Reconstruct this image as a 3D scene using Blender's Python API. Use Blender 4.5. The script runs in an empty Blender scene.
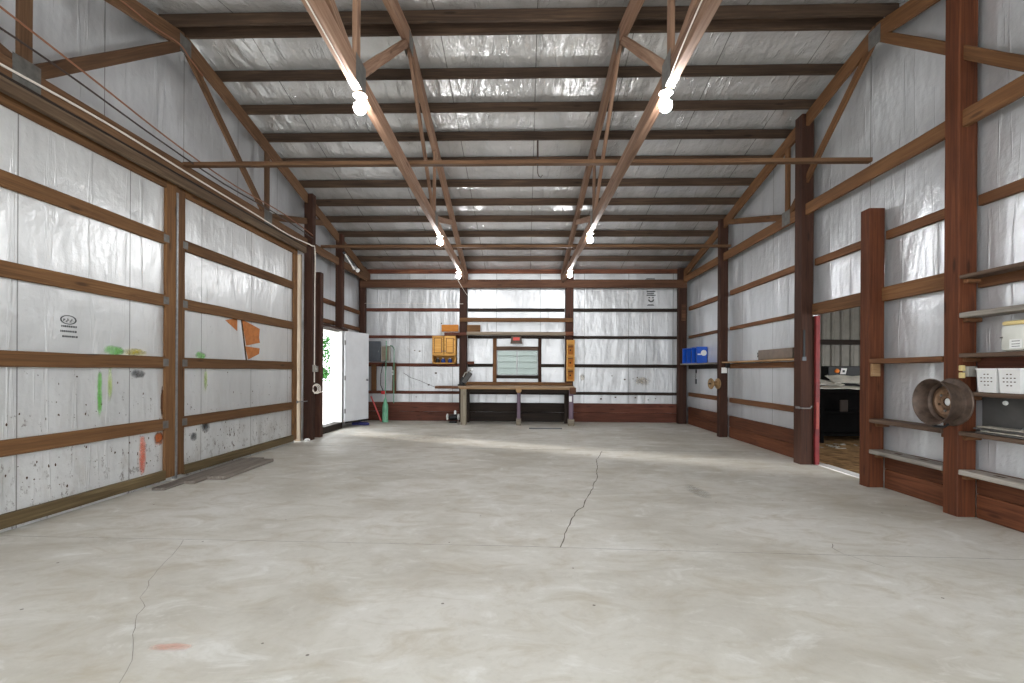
import bpy, bmesh, math, random
from mathutils import Vector, Matrix
random.seed(11)
scene = bpy.context.scene
C = scene.collection

# ------------------------------------------------------------------ helpers
def lin(r, g, b):
    f = lambda c: (c/12.92 if c <= .04045 else ((c+.055)/1.055)**2.4)
    return (f(r/255), f(g/255), f(b/255), 1)

def tag(o, label=None, cat=None, group=None, kind=None):
    if label: o['label'] = label
    if cat: o['category'] = cat
    if group: o['group'] = group
    if kind: o['kind'] = kind
    return o

def link(name, me, mat, M=None, parent=None):
    o = bpy.data.objects.new(name, me)
    C.objects.link(o)
    if mat and not me.materials: me.materials.append(mat)
    M = M or Matrix()
    if parent is not None:
        o.parent = parent
        M = world_of(parent).inverted() @ M
    o.matrix_basis = M
    return o

def world_of(o):
    M = o.matrix_basis.copy()
    while o.parent is not None:
        o = o.parent
        M = o.matrix_basis @ M
    return M

def thing(name, loc, label, cat, group=None, kind=None, rz=0):
    o = bpy.data.objects.new(name, None)
    C.objects.link(o)
    o.empty_display_size = .1
    o.matrix_basis = Matrix.Translation(loc) @ Matrix.Rotation(rz, 4, 'Z')
    return tag(o, label, cat, group, kind)

def mesh_from(verts, faces, smooth=False):
    me = bpy.data.meshes.new('m')
    me.from_pydata([tuple(v) for v in verts], [], faces)
    bm = bmesh.new(); bm.from_mesh(me)
    bmesh.ops.recalc_face_normals(bm, faces=bm.faces)
    bm.to_mesh(me); bm.free()
    if smooth:
        for p in me.polygons: p.use_smooth = True
    return me

def board(name, p0, p1, w, t, mat, up=(0, 0, 1), parent=None, wob=.0025, ch=.006):
    """a sawn board from p0 to p1: w across (along up), t thick; grain runs along its own X"""
    p0, p1 = Vector(p0), Vector(p1)
    d = p1-p0; L = d.length; x = d.normalized()
    u = Vector(up); z = (u-x*u.dot(x)).normalized(); y = z.cross(x)
    M = Matrix((x, y, z)).transposed().to_4x4(); M.translation = p0
    n = max(1, min(24, int(L/.35)))
    a, b, c = t/2, w/2, min(ch, t*.3, w*.3)
    prof = [(a, b-c), (a-c, b), (-a+c, b), (-a, b-c), (-a, -b+c), (-a+c, -b), (a-c, -b), (a, -b+c)]
    vs, fs = [], []
    for i in range(n+1):
        oy, oz = (random.uniform(-wob, wob), random.uniform(-wob, wob)) if 0 < i < n else (0, 0)
        for q in prof: vs.append((L*i/n, q[0]+oy, q[1]+oz))
    for i in range(n):
        for k in range(8):
            k2 = (k+1) % 8
            fs.append((i*8+k, i*8+k2, i*8+8+k2, i*8+8+k))
    fs.append(tuple(range(8))); fs.append(tuple(n*8+k for k in range(8)))
    return link(name, mesh_from(vs, fs), mat, M, parent)

class MB:
    def __init__(s): s.bm = bmesh.new()
    def box(s, a, b, M=None, bev=0):
        a, b = Vector(a), Vector(b)
        cx, sz = (a+b)/2, (b-a)
        T = Matrix.Translation(cx) @ Matrix.Diagonal((abs(sz.x), abs(sz.y), abs(sz.z), 1))
        r = bmesh.ops.create_cube(s.bm, size=1, matrix=(M @ T) if M else T)
        if bev:
            es = list({e for v in r['verts'] for e in v.link_edges})
            bmesh.ops.bevel(s.bm, geom=es, offset=bev, segments=2, affect='EDGES', profile=.5)
        return s
    def tube(s, pts, r, n=8, caps=True):
        pts = [Vector(p) for p in pts]
        rs = r if isinstance(r, (list, tuple)) else [r]*len(pts)
        rings = []
        for i, p in enumerate(pts):
            d = (pts[min(i+1, len(pts)-1)]-pts[max(i-1, 0)]).normalized()
            u = Vector((0, 0, 1)) if abs(d.z) < .9 else Vector((1, 0, 0))
            a = d.cross(u).normalized(); b = d.cross(a)
            rings.append([s.bm.verts.new(p+(a*math.cos(2*math.pi*k/n)+b*math.sin(2*math.pi*k/n))*rs[i]) for k in range(n)])
        for A, B in zip(rings, rings[1:]):
            for k in range(n): s.bm.faces.new((A[k], A[(k+1) % n], B[(k+1) % n], B[k]))
        if caps:
            s.bm.faces.new(rings[0]); s.bm.faces.new(rings[-1])
        return s
    def lathe(s, prof, M=None, n=24, closed=False):
        """prof: (radius, height) turned about local Z"""
        M = M or Matrix()
        rings = []
        for r, h in prof:
            if r < 1e-5: rings.append([s.bm.verts.new(M @ Vector((0, 0, h)))])
            else: rings.append([s.bm.verts.new(M @ Vector((r*math.cos(2*math.pi*k/n), r*math.sin(2*math.pi*k/n), h))) for k in range(n)])
        prs = list(zip(rings, rings[1:]))
        if closed: prs.append((rings[-1], rings[0]))
        for A, B in prs:
            for k in range(n):
                k2 = (k+1) % n
                if len(A) == 1 and len(B) == 1: continue
                if len(A) == 1: s.bm.faces.new((A[0], B[k], B[k2]))
                elif len(B) == 1: s.bm.faces.new((A[k], A[k2], B[0]))
                else: s.bm.faces.new((A[k], A[k2], B[k2], B[k]))
        return s
    def poly(s, pts, th):
        """flat outline pts (3D, planar) given thickness vector th"""
        th = Vector(th)
        a = [s.bm.verts.new(Vector(p)) for p in pts]; b = [s.bm.verts.new(Vector(p)+th) for p in pts]
        s.bm.faces.new(a); s.bm.faces.new(b)
        for i in range(len(a)):
            j = (i+1) % len(a); s.bm.faces.new((a[i], a[j], b[j], b[i]))
        return s
    def build(s, name, mat, parent=None, smooth=False, origin=None):
        bmesh.ops.recalc_face_normals(s.bm, faces=s.bm.faces)
        M = Matrix.Translation(origin) if origin is not None else Matrix()
        if origin is not None: s.bm.transform(M.inverted())
        me = bpy.data.meshes.new(name); s.bm.to_mesh(me); s.bm.free()
        if smooth:
            for p in me.polygons: p.use_smooth = True
            try: me.set_sharp_from_angle(angle=math.radians(40))
            except Exception: pass
        return link(name, me, mat, M, parent)

def axis_frame(loc, ax):
    z = Vector(ax).normalized(); x = Vector((0, 0, 1)).cross(z)
    if x.length < 1e-3: x = Vector((1, 0, 0))
    x.normalize(); y = z.cross(x)
    M = Matrix((x, y, z)).transposed().to_4x4(); M.translation = Vector(loc)
    return M

# ------------------------------------------------------------------ materials
def newmat(name):
    m = bpy.data.materials.new(name); m.use_nodes = True
    nt = m.node_tree
    return m, nt, nt.nodes['Principled BSDF']

def N(nt, t, **kw):
    n = nt.nodes.new(t)
    for k, v in kw.items():
        if hasattr(n, k) and not k[0].isupper(): setattr(n, k, v)
        else: n.inputs[k].default_value = v
    return n

def ramp(nt, stops, src):
    r = nt.nodes.new('ShaderNodeValToRGB')
    e = r.color_ramp.elements
    while len(e) < len(stops): e.new(.5)
    for k, (p, c) in enumerate(stops): e[k].position = p; e[k].color = c
    nt.links.new(src, r.inputs['Fac'])
    return r.outputs['Color']

def mixc(nt, fac, a, b, mode='MIX'):
    m = nt.nodes.new('ShaderNodeMix'); m.data_type = 'RGBA'; m.blend_type = mode
    for sock, v in ((m.inputs['Factor'], fac), (m.inputs['A'], a), (m.inputs['B'], b)):
        if hasattr(v, 'links') or hasattr(v, 'is_linked'): nt.links.new(v, sock)
        else: sock.default_value = v
    # colour sockets of the Mix node
    ins = [i for i in m.inputs if i.type == 'RGBA']
    for sock, v in zip(ins, (a, b)):
        if hasattr(v, 'is_linked'): nt.links.new(v, sock)
        else: sock.default_value = v
    return [o for o in m.outputs if o.type == 'RGBA'][0]

def math_n(nt, op, a, b=None, c=None):
    m = nt.nodes.new('ShaderNodeMath'); m.operation = op
    for i, v in enumerate((a, b, c)):
        if v is None: continue
        if hasattr(v, 'is_linked'): nt.links.new(v, m.inputs[i])
        else: m.inputs[i].default_value = v
    return m.outputs[0]

def coords(nt, scale, rnd=True):
    tc = nt.nodes.new('ShaderNodeTexCoord')
    src = tc.outputs['Object']
    if rnd:
        oi = nt.nodes.new('ShaderNodeObjectInfo')
        ad = nt.nodes.new('ShaderNodeVectorMath'); ad.operation = 'MULTIPLY_ADD'
        cb = nt.nodes.new('ShaderNodeCombineXYZ')
        for i in range(3): nt.links.new(oi.outputs['Random'], cb.inputs[i])
        nt.links.new(cb.outputs[0], ad.inputs[0]); ad.inputs[1].default_value = (37, 53, 71)
        nt.links.new(src, ad.inputs[2]); src = ad.outputs[0]
    mp = nt.nodes.new('ShaderNodeMapping'); mp.inputs['Scale'].default_value = scale
    nt.links.new(src, mp.inputs['Vector'])
    return mp.outputs[0]

def noise(nt, vec, scale, detail=4, rough=.55, dist=0):
    n = N(nt, 'ShaderNodeTexNoise')
    n.inputs['Scale'].default_value = scale; n.inputs['Detail'].default_value = detail
    n.inputs['Roughness'].default_value = rough; n.inputs['Distortion'].default_value = dist
    nt.links.new(vec, n.inputs['Vector'])
    return n.outputs['Fac']

def wood(name, dark, mid, light, rough=.72, stain=.35, k=.5):
    dark, mid, light = [(q[0]*k, q[1]*k*(1.09 if k <= .5 else 1), q[2]*k*(1.06 if k <= .5 else 1), 1) for q in (dark, mid, light)]
    m, nt, p = newmat(name)
    g = noise(nt, coords(nt, (.9, 26, 26)), 1.0, 6, .6, 1.2)
    col = ramp(nt, [(.25, dark), (.5, mid), (.75, light)], g)
    b = noise(nt, coords(nt, (.8, 3, 3)), 1.3, 4, .6)
    col = mixc(nt, math_n(nt, 'MULTIPLY', math_n(nt, 'SUBTRACT', 1, ramp_f(nt, b, .35, .6)), stain), col, dark)
    v = N(nt, 'ShaderNodeTexVoronoi'); v.inputs['Scale'].default_value = 1.0
    nt.links.new(coords(nt, (1.6, 7, 7)), v.inputs['Vector'])
    knot = ramp_f(nt, v.outputs['Distance'], .16, .07)
    col = mixc(nt, math_n(nt, 'MULTIPLY', knot, .7), col, tuple(c*.45 for c in dark[:3])+(1,))
    oi = nt.nodes.new('ShaderNodeObjectInfo')
    val = math_n(nt, 'MULTIPLY_ADD', oi.outputs['Random'], .4, .8)
    hs = nt.nodes.new('ShaderNodeHueSaturation'); nt.links.new(col, hs.inputs['Color']); nt.links.new(val, hs.inputs['Value'])
    nt.links.new(hs.outputs[0], p.inputs['Base Color'])
    p.inputs['Roughness'].default_value = rough
    p.inputs['Specular IOR Level'].default_value = .25
    bp = N(nt, 'ShaderNodeBump'); bp.inputs['Strength'].default_value = .25; bp.inputs['Distance'].default_value = .01
    nt.links.new(g, bp.inputs['Height']); nt.links.new(bp.outputs[0], p.inputs['Normal'])
    return m

def ramp_f(nt, src, lo, hi):
    r = nt.nodes.new('ShaderNodeMapRange'); r.inputs['From Min'].default_value = lo; r.inputs['From Max'].default_value = hi
    nt.links.new(src, r.inputs['Value'])
    return r.outputs[0]

def plain(name, col, rough=.5, metal=0, var=.12, scale=9, spec=.4):
    m, nt, p = newmat(name)
    n = noise(nt, coords(nt, (1, 1, 1)), scale, 5, .6)
    c2 = tuple(max(0, c*(1-var*2)) for c in col[:3])+(1,)
    nt.links.new(ramp(nt, [(.3, c2), (.62, col)], n), p.inputs['Base Color'])
    p.inputs['Roughness'].default_value = rough; p.inputs['Metallic'].default_value = metal
    p.inputs['Specular IOR Level'].default_value = spec
    return m

def foil(name, along, streak, seam=1.22, off=0., col=lin(212, 214, 217), dirt=0., metal=.5, rough=.3, bump=.03):
    """foil faced insulation: along = axis index across which the sheets repeat; streak = axis the wrinkles run along"""
    m, nt, p = newmat(name)
    s = [9.]*3; s[streak] = .45
    n1 = noise(nt, coords(nt, tuple(s), False), 1.0, 5, .6, .6)
    s2 = [2.2]*3; s2[streak] = .8
    n2 = noise(nt, coords(nt, tuple(s2), False), 1.0, 3, .5)
    dk = tuple(c*.95 for c in col[:3])+(1,)
    c = ramp(nt, [(.3, dk), (.6, col)], n2)
    c = mixc(nt, math_n(nt, 'MULTIPLY', ramp_f(nt, n2, .55, .35), .12), c, lin(150, 150, 150))
    tc = nt.nodes.new('ShaderNodeTexCoord'); sp = nt.nodes.new('ShaderNodeSeparateXYZ')
    nt.links.new(tc.outputs['Object'], sp.inputs[0])
    u = math_n(nt, 'FRACT', math_n(nt, 'DIVIDE', math_n(nt, 'ADD', sp.outputs[along], off+100*seam), seam))
    line = math_n(nt, 'LESS_THAN', math_n(nt, 'ABSOLUTE', math_n(nt, 'SUBTRACT', u, .5)), .006/seam)
    c = mixc(nt, math_n(nt, 'MULTIPLY', line, .65), c, lin(70, 66, 62))
    if dirt:
        q = noise(nt, coords(nt, (1, 1, .55), False), 17., 6, .72)
        hz = ramp_f(nt, noise(nt, coords(nt, (1, 1, 1.2), False), 1.1, 3, .6), .34, .62)
        low = ramp_f(nt, sp.outputs[2], 1.5, .2)
        f = math_n(nt, 'MULTIPLY', ramp_f(nt, math_n(nt, 'ADD', q, math_n(nt, 'MULTIPLY', low, .11)), .67, .72), hz)
        c = mixc(nt, math_n(nt, 'MULTIPLY', f, dirt), c, lin(70, 52, 38))
        q2 = noise(nt, coords(nt, (1.5, 1.5, .7), False), 2.4, 6, .7)
        f2 = math_n(nt, 'MULTIPLY', ramp_f(nt, q2, .5, .75), low)
        c = mixc(nt, math_n(nt, 'MULTIPLY', f2, .45*dirt), c, lin(128, 112, 88))
    nt.links.new(c, p.inputs['Base Color'])
    p.inputs['Metallic'].default_value = metal; p.inputs['Roughness'].default_value = rough
    bp = N(nt, 'ShaderNodeBump'); bp.inputs['Strength'].default_value = .6; bp.inputs['Distance'].default_value = bump
    ridge = ramp_f(nt, n1, .58, .70)
    hsum = math_n(nt, 'ADD', math_n(nt, 'MULTIPLY', ridge, .22), math_n(nt, 'MULTIPLY', n2, 1.9))
    hsum = math_n(nt, 'ADD', hsum, math_n(nt, 'MULTIPLY', noise(nt, coords(nt, (7, 7, 7), False), 1.0, 5, .62), .32))
    nt.links.new(hsum, bp.inputs['Height']); nt.links.new(bp.outputs[0], p.inputs['Normal'])
    return m

def concrete():
    m, nt, p = newmat('concrete')
    a = noise(nt, coords(nt, (1, 1.3, 1), False), .55, 7, .62, .6)
    b = noise(nt, coords(nt, (1, 1.7, 1), False), 2.3, 8, .68, .8)
    d = noise(nt, coords(nt, (1, 1, 1), False), 16, 6, .7)
    c = ramp(nt, [(.30, lin(168, 162, 150)), (.5, lin(192, 188, 179)), (.68, lin(206, 203, 197))], a)
    c = mixc(nt, math_n(nt, 'MULTIPLY', ramp_f(nt, b, .50, .66), .6), c, lin(170, 160, 142))
    c = mixc(nt, math_n(nt, 'MULTIPLY', ramp_f(nt, b, .44, .32), .5), c, lin(218, 217, 213))
    c = mixc(nt, math_n(nt, 'MULTIPLY', ramp_f(nt, d, .5, .8), .3), c, lin(150, 144, 132))
    w = noise(nt, coords(nt, (1, 1, 1), False), .33, 5, .6, 1.5)
    c = mixc(nt, math_n(nt, 'MULTIPLY', ramp_f(nt, w, .54, .66), .5), c, lin(164, 157, 144))
    v = N(nt, 'ShaderNodeTexVoronoi'); v.inputs['Scale'].default_value = 3.2
    nt.links.new(coords(nt, (1, 1, 1), False), v.inputs['Vector'])
    c = mixc(nt, math_n(nt, 'MULTIPLY', math_n(nt, 'LESS_THAN', v.outputs['Distance'], .03), .8), c, lin(84, 74, 64))
    nt.links.new(c, p.inputs['Base Color'])
    r = ramp_f(nt, b, .3, .7); rr = nt.nodes.new('ShaderNodeMapRange')
    rr.inputs['To Min'].default_value = .42; rr.inputs['To Max'].default_value = .65; nt.links.new(r, rr.inputs['Value'])
    nt.links.new(rr.outputs[0], p.inputs['Roughness'])
    p.inputs['Specular IOR Level'].default_value = .35
    bp = N(nt, 'ShaderNodeBump'); bp.inputs['Strength'].default_value = .12; bp.inputs['Distance'].default_value = .02
    nt.links.new(b, bp.inputs['Height']); nt.links.new(bp.outputs[0], p.inputs['Normal'])
    return m

def spray(name, col, sharp=.5, amount=.9):
    """soft edged paint mark on a thin film"""
    m, nt, p = newmat(name)
    tc = nt.nodes.new('ShaderNodeTexCoord')
    sp = nt.nodes.new('ShaderNodeSeparateXYZ'); nt.links.new(tc.outputs['Generated'], sp.inputs[0])
    tot = None
    for i in range(3):
        d = math_n(nt, 'POWER', math_n(nt, 'MULTIPLY', math_n(nt, 'ABSOLUTE', math_n(nt, 'SUBTRACT', sp.outputs[i], .5)), 2), 2)
        if i == AX_FLAT: continue
        tot = d if tot is None else math_n(nt, 'ADD', tot, d)
    n = noise(nt, coords(nt, (1, 1, 1), False), 11, 3, .55)
    n2 = noise(nt, coords(nt, (1, 1, 1), False), 90, 3, .7)
    f = math_n(nt, 'ADD', tot, math_n(nt, 'MULTIPLY', math_n(nt, 'SUBTRACT', n, .45), 1.6))
    a = ramp_f(nt, f, .95, sharp-.3)
    a = math_n(nt, 'MULTIPLY', a, math_n(nt, 'MULTIPLY_ADD', ramp_f(nt, n2, .3, .6), .35*amount, .65*amount))
    nt.links.new(a, p.inputs['Alpha'])
    p.inputs['Base Color'].default_value = col; p.inputs['Roughness'].default_value = .6
    return m

AX_FLAT = 0
def glow(name, col, s):
    m, nt, p = newmat(name)
    p.inputs['Base Color'].default_value = (1, 1, 1, 1)
    p.inputs['Emission Color'].default_value = col; p.inputs['Emission Strength'].default_value = s
    return m

W_DOOR = wood('door_timber', lin(104, 68, 42), lin(146, 100, 64), lin(176, 126, 84))
W_GIRT = wood('girt_timber', lin(104, 64, 42), lin(150, 98, 66), lin(178, 124, 86))
W_POST = wood('post_timber', lin(84, 42, 25), lin(124, 66, 40), lin(150, 86, 54), k=.46)
W_DARK = wood('dark_post_timber', lin(56, 34, 26), lin(88, 53, 41), lin(110, 70, 54))
W_BLACK = wood('black_brown_timber', lin(46, 36, 32), lin(66, 51, 44), lin(88, 68, 56))
W_PURL = wood('purlin_timber', lin(70, 52, 42), lin(100, 76, 62), lin(134, 102, 82), stain=.5)
W_EAVE = wood('mottled_timber', lin(86, 50, 38), lin(140, 86, 62), lin(196, 140, 104), stain=.7, k=0.60)
W_TRUSS = wood('truss_timber', lin(126, 92, 72), lin(168, 132, 108), lin(196, 164, 140), k=0.66)
W_GABLE = wood('gable_timber', lin(110, 70, 44), lin(152, 102, 66), lin(182, 128, 86))
W_GABLED = wood('dark_gable_timber', lin(104, 70, 50), lin(144, 102, 74), lin(176, 132, 98), k=.42)
W_TRACK = wood('track_timber', lin(90, 66, 50), lin(134, 104, 82), lin(176, 148, 122), k=.45)
W_FLOORP = wood('floor_plank_timber', lin(110, 98, 88), lin(150, 140, 130), lin(178, 170, 162), k=.6)
W_SKIRT = wood('skirt_timber', lin(88, 50, 38), lin(124, 74, 58), lin(150, 96, 76), k=.64, stain=.6)
W_SKIRTR = wood('red_skirt_timber', lin(88, 48, 32), lin(134, 76, 50), lin(164, 100, 70))
W_DIRTY = wood('dirty_rail_timber', lin(96, 76, 52), lin(140, 114, 80), lin(178, 152, 116))
W_BENCH = wood('bench_timber', lin(140, 112, 88), lin(190, 162, 134), lin(214, 190, 164), k=0.75)
W_GREY = wood('weathered_timber', lin(120, 112, 102), lin(168, 160, 150), lin(196, 190, 182), k=0.75)
W_SHELF = wood('shelf_timber', lin(92, 68, 56), lin(136, 106, 90), lin(164, 136, 120))
W_PALE = wood('pale_timber', lin(150, 112, 76), lin(196, 158, 116), lin(216, 182, 142), k=0.75)
W_HEAD = wood('header_timber', lin(90, 56, 42), lin(142, 94, 70), lin(172, 122, 94))
W_PLY = wood('orange_ply', lin(170, 98, 38), lin(204, 132, 58), lin(222, 156, 82), k=0.80)
W_OAK = wood('honey_oak', lin(196, 134, 62), lin(226, 170, 92), lin(240, 192, 118), stain=.15, k=0.85)
W_LEG = wood('purple_grey_timber', lin(92, 76, 88), lin(134, 114, 130), lin(168, 150, 162), k=0.75)
W_GLEG = wood('grey_leg_timber', lin(110, 98, 84), lin(150, 140, 122), lin(182, 172, 154), k=0.80)
W_RED = wood('red_painted_timber', lin(120, 44, 32), lin(160, 66, 50), lin(182, 96, 76))
W_JAMB = wood('tan_jamb_timber', lin(130, 112, 92), lin(166, 150, 130), lin(190, 176, 158), k=0.75)

F_SIDE = foil('foil_side', 1, 2, 1.22, .35, bump=.05)
F_BACK = foil('foil_back', 0, 2, 1.22, .2, lin(210, 211, 213), metal=.4, rough=.38, bump=.05)
F_DOOR = foil('foil_door', 1, 2, 1.2, .1, lin(214, 215, 215), dirt=1., metal=.35, bump=.045)
F_CEIL = foil('foil_ceiling', 0, 1, 1.25, .5, lin(228, 228, 228), metal=.62, rough=.25, bump=.09)
CONC = concrete()
STEEL = plain('dull_steel', lin(150, 150, 150), .45, .7, .15, 20)
ZINC = plain('gusset_zinc', lin(112, 110, 106), .55, .4, .2, 14)
RUST = plain('rusty_steel', lin(100, 84, 74), .55, .45, .25, 16)
RUSTD = plain('dark_rusty_steel', lin(60, 50, 44), .6, .3, .2, 16)
BRASS = plain('tan_metal', lin(168, 136, 96), .4, .6, .2, 18)
BLACK = plain('black_plastic', lin(26, 26, 28), .5, 0, .1)
DGREY = plain('dark_grey_metal', lin(96, 100, 106), .5, .2, .12)
LGREY = plain('box_grey_metal', lin(170, 166, 158), .5, .2, .12)
WHITE = plain('white_paint', lin(232, 232, 230), .45, 0, .04)
DOORW = plain('door_white', lin(216, 218, 222), .4, 0, .05, 3)
CABLE = plain('cable_white', lin(226, 218, 208), .5, 0, .03)
CABLEB = plain('cable_brown', lin(140, 92, 66), .5, 0, .05)
CABLEK = plain('cable_dark', lin(58, 46, 42), .5, 0, .05)
BLUE = plain('blue_plastic', lin(24, 84, 190), .35, 0, .06)
BLUED = plain('blue_plastic_deep', lin(16, 52, 120), .5, 0, .06)
GREEN = plain('green_enamel', lin(116, 178, 144), .4, 0, .1)
GREENP = plain('green_pipe', lin(96, 150, 120), .45, .1, .1)
REDP = plain('red_enamel', lin(196, 44, 48), .45, 0, .08)
PINKR = plain('faded_red_paint', lin(128, 34, 36), .5, 0, .3, 4)
TUB = plain('white_tub_plastic', lin(222, 222, 220), .4, 0, .03)
JUG = plain('translucent_jug', lin(206, 206, 198), .35, 0, .05)
YELL = plain('aged_yellow', lin(206, 186, 130), .5, 0, .06)
PAPER = plain('old_sheet', lin(178, 172, 160), .7, 0, .2, 24)
DSHEET = plain('dark_grey_sheet', lin(88, 86, 84), .7, 0, .15, 4)
CORR = plain('shed_sheet_metal', lin(132, 128, 120), .5, .3, .12, 3)
DIRT = plain('dirt_floor', lin(176, 140, 98), .95, 0, .35, 6, .1)
GRAVEL = plain('pale_gravel', lin(222, 220, 214), .95, 0, .05, 12, .1)
SIDING = plain('pale_siding', lin(110, 116, 112), .6, 0, .04)
CRACK = plain('crack_dark', lin(120, 114, 104), .9, 0, .2, 30, .1)
JOINT = plain('joint_dark', lin(158, 153, 145), .9, 0, .25, 8, .1)
HOLE = plain('bare_hole', lin(80, 60, 44), .9, 0, .2, 9, .1)
TEAR = plain('bare_foam', lin(190, 122, 74), .8, 0, .15, 12, .1)
INK = plain('printed_ink', lin(70, 72, 74), .6, 0, .1)
LEAF = plain('leaf_green', lin(44, 112, 30), .6, 0, .25)
BARK = plain('bark', lin(90, 70, 54), .9, 0, .2)
YARD = plain('skip_panel', lin(14, 13, 13), .9, 0, .2, 9, .05)
GLASS, _nt, _p = newmat('window_glass')
_p.inputs['Transmission Weight'].default_value = 1; _p.inputs['Roughness'].default_value = .02; _p.inputs['IOR'].default_value = 1.2
_p.inputs['Base Color'].default_value = (.93, .98, .96, 1)
BULB = glow('bulb_glow', (.97, .985, 1, 1), 190)
PINK, _nt, _p = newmat('red_plaque')
_p.inputs['Base Color'].default_value = lin(206, 60, 48); _p.inputs['Roughness'].default_value = .4
AX_FLAT = 0
S_GREEN = spray('spray_green', lin(110, 196, 76), 0, .75); S_YELL = spray('spray_yellow', lin(196, 182, 84), 0, .7); S_BLK = spray('spray_black', lin(66, 70, 74), 0, .85)
S_ORNG = spray('spray_orange', lin(222, 112, 78), -.1, .75); S_RUSTY = spray('scraped_orange', lin(170, 92, 46), .6); S_TORN = spray('torn_brown', lin(112, 74, 48), .8)
S_LIME = spray('spray_lime', lin(184, 206, 120), -.1, .6)
AX_FLAT = 2
S_FLOOR = spray('spray_salmon', lin(228, 172, 152), 0, .5); S_OIL = spray('floor_smudge', lin(150, 146, 138), 0, .22)
AX_FLAT = 1
S_STAIN = spray('yellow_stain', lin(176, 150, 96), 0, .3)

# ------------------------------------------------------------------ main levels
YB = 13.45                      # back wall lining
XR = 4.44                       # right wall lining
RIDGE_Y, RIDGE_Z, SL = 6.03, 5.68, .215
zr = lambda y: RIDGE_Z-SL*abs(y-RIDGE_Y)          # top of the rafters
zc = lambda y: zr(y)+.15                            # underside of the ceiling lining
YF = -1.5
XL0 = -4.60

# ------------------------------------------------------------------ floor
m = MB(); m.box((-4.75, YF, -.2), (4.62, YB+.1, 0))
floor = m.build('floor', CONC); tag(floor, 'worn pale grey concrete slab floor of the barn', 'floor', kind='structure')

def ribbon(name, pts, w, mat, parent, z=.0012, jit=.3, lab=None):
    vs, fs = [], []
    P = [Vector((x, y, z)) for x, y in pts]
    Q = []
    for a, b in zip(P, P[1:]):
        k = max(2, int((b-a).length/.08))
        Q += [a.lerp(b, i/k) for i in range(k)]
    Q.append(P[-1])
    for i, p in enumerate(Q):
        d = (Q[min(i+1, len(Q)-1)]-Q[max(i-1, 0)]).normalized(); s = Vector((-d.y, d.x, 0))
        o = s*random.uniform(-1, 1)*w*jit; ww = w*random.uniform(.55, 1.3)
        vs += [p+o+s*ww/2, p+o-s*ww/2]
    for i in range(len(Q)-1): fs.append((2*i, 2*i+1, 2*i+3, 2*i+2))
    o = link(name, mesh_from(vs, fs), mat, None, parent)
    if lab: o['label'] = lab
    return o
ribbon('floor_joint', [(-4.35, 3.915), (-1.77, 3.885), (-.18, 3.862), (.92, 3.82), (2.3, 3.78), (3.9, 3.74)], .006, JOINT, floor, jit=.6)
ribbon('floor_joint', [(-4.5, 8.88), (-2, 8.75), (-.2, 8.64), (4.4, 8.6)], .02, JOINT, floor)
ribbon('floor_joint', [(-.9, 9.9), (-.25, 9.8), (.7, 9.72), (1.1, 9.7)], .02, JOINT, floor)
ribbon('floor_crack', [(1.344, 8.5), (1.136, 7.67), (.979, 6.56), (.907, 6.2), (.731, 5.494), (.595, 5.0), (.5, 4.79), (.427, 4.53), (.366, 4.25), (.324, 4.0), (.285, 3.85)], .011, CRACK, floor, jit=1.0)
ribbon('floor_crack', [(-2.795, 3.88), (-2.68, 3.65), (-2.61, 3.45), (-2.556, 3.3), (-2.475, 3.12), (-2.39, 3.0), (-2.35, 2.89), (-2.23, 2.79), (-2.2, 2.69), (-2.1, 2.55), (-2.02, 2.44), (-1.88, 2.27), (-1.8, 2.1)], .0035, JOINT, floor, jit=1.4)
ribbon('floor_crack', [(2.52, 4.02), (2.46, 3.93), (2.47, 3.8), (2.6, 3.56)], .006, JOINT, floor, jit=1.)
def film(name, a, b, mat, parent, lab=None):
    """thin paint film lying in one plane between corners a and b, soft outline from its material"""
    a, b = Vector(a), Vector(b); d = b-a; n = 6
    if abs(d.x) < 1e-4: e1, e2, th = Vector((0, d.y, 0)), Vector((0, 0, d.z)), Vector((.0012, 0, 0))
    elif abs(d.y) < 1e-4: e1, e2, th = Vector((d.x, 0, 0)), Vector((0, 0, d.z)), Vector((0, -.0012, 0))
    else: e1, e2, th = Vector((d.x, 0, 0)), Vector((0, d.y, 0)), Vector((0, 0, .0012))
    vs = [(0, 0, 0), e1, e1+e2, e2, th, e1+th, e1+e2+th, e2+th]
    me = mesh_from(vs, [(0, 1, 2, 3), (4, 5, 6, 7), (0, 1, 5, 4), (1, 2, 6, 5), (2, 3, 7, 6), (3, 0, 4, 7)])
    o = link(name, me, mat, Matrix.Translation(a), parent)
    if lab: o['label'] = lab
    return o
film('paint_mark', (-1.90, 2.345, .0008), (-1.66, 2.425, .0008), S_FLOOR, floor, 'faded salmon paint mark on the concrete')
film('floor_stain', (1.9, 5.35, .0008), (2.15, 6.1, .0008), S_OIL, floor, 'grey smudge on the concrete')
film('floor_stain', (-3.2, 9.5, .0008), (-1.2, 10.6, .0008), S_OIL, floor)

# ground outside
m = MB(); m.box((-60, -40, -.25), (-4.75, 70, -.03)); m.box((-4.75, -40, -.25), (60, YF, -.03)); m.box((-4.75, YB+.1, -.25), (60, 70, -.03))
tag(m.build('ground', GRAVEL), 'pale gravel yard outside the barn doors', 'ground', kind='structure')

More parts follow.
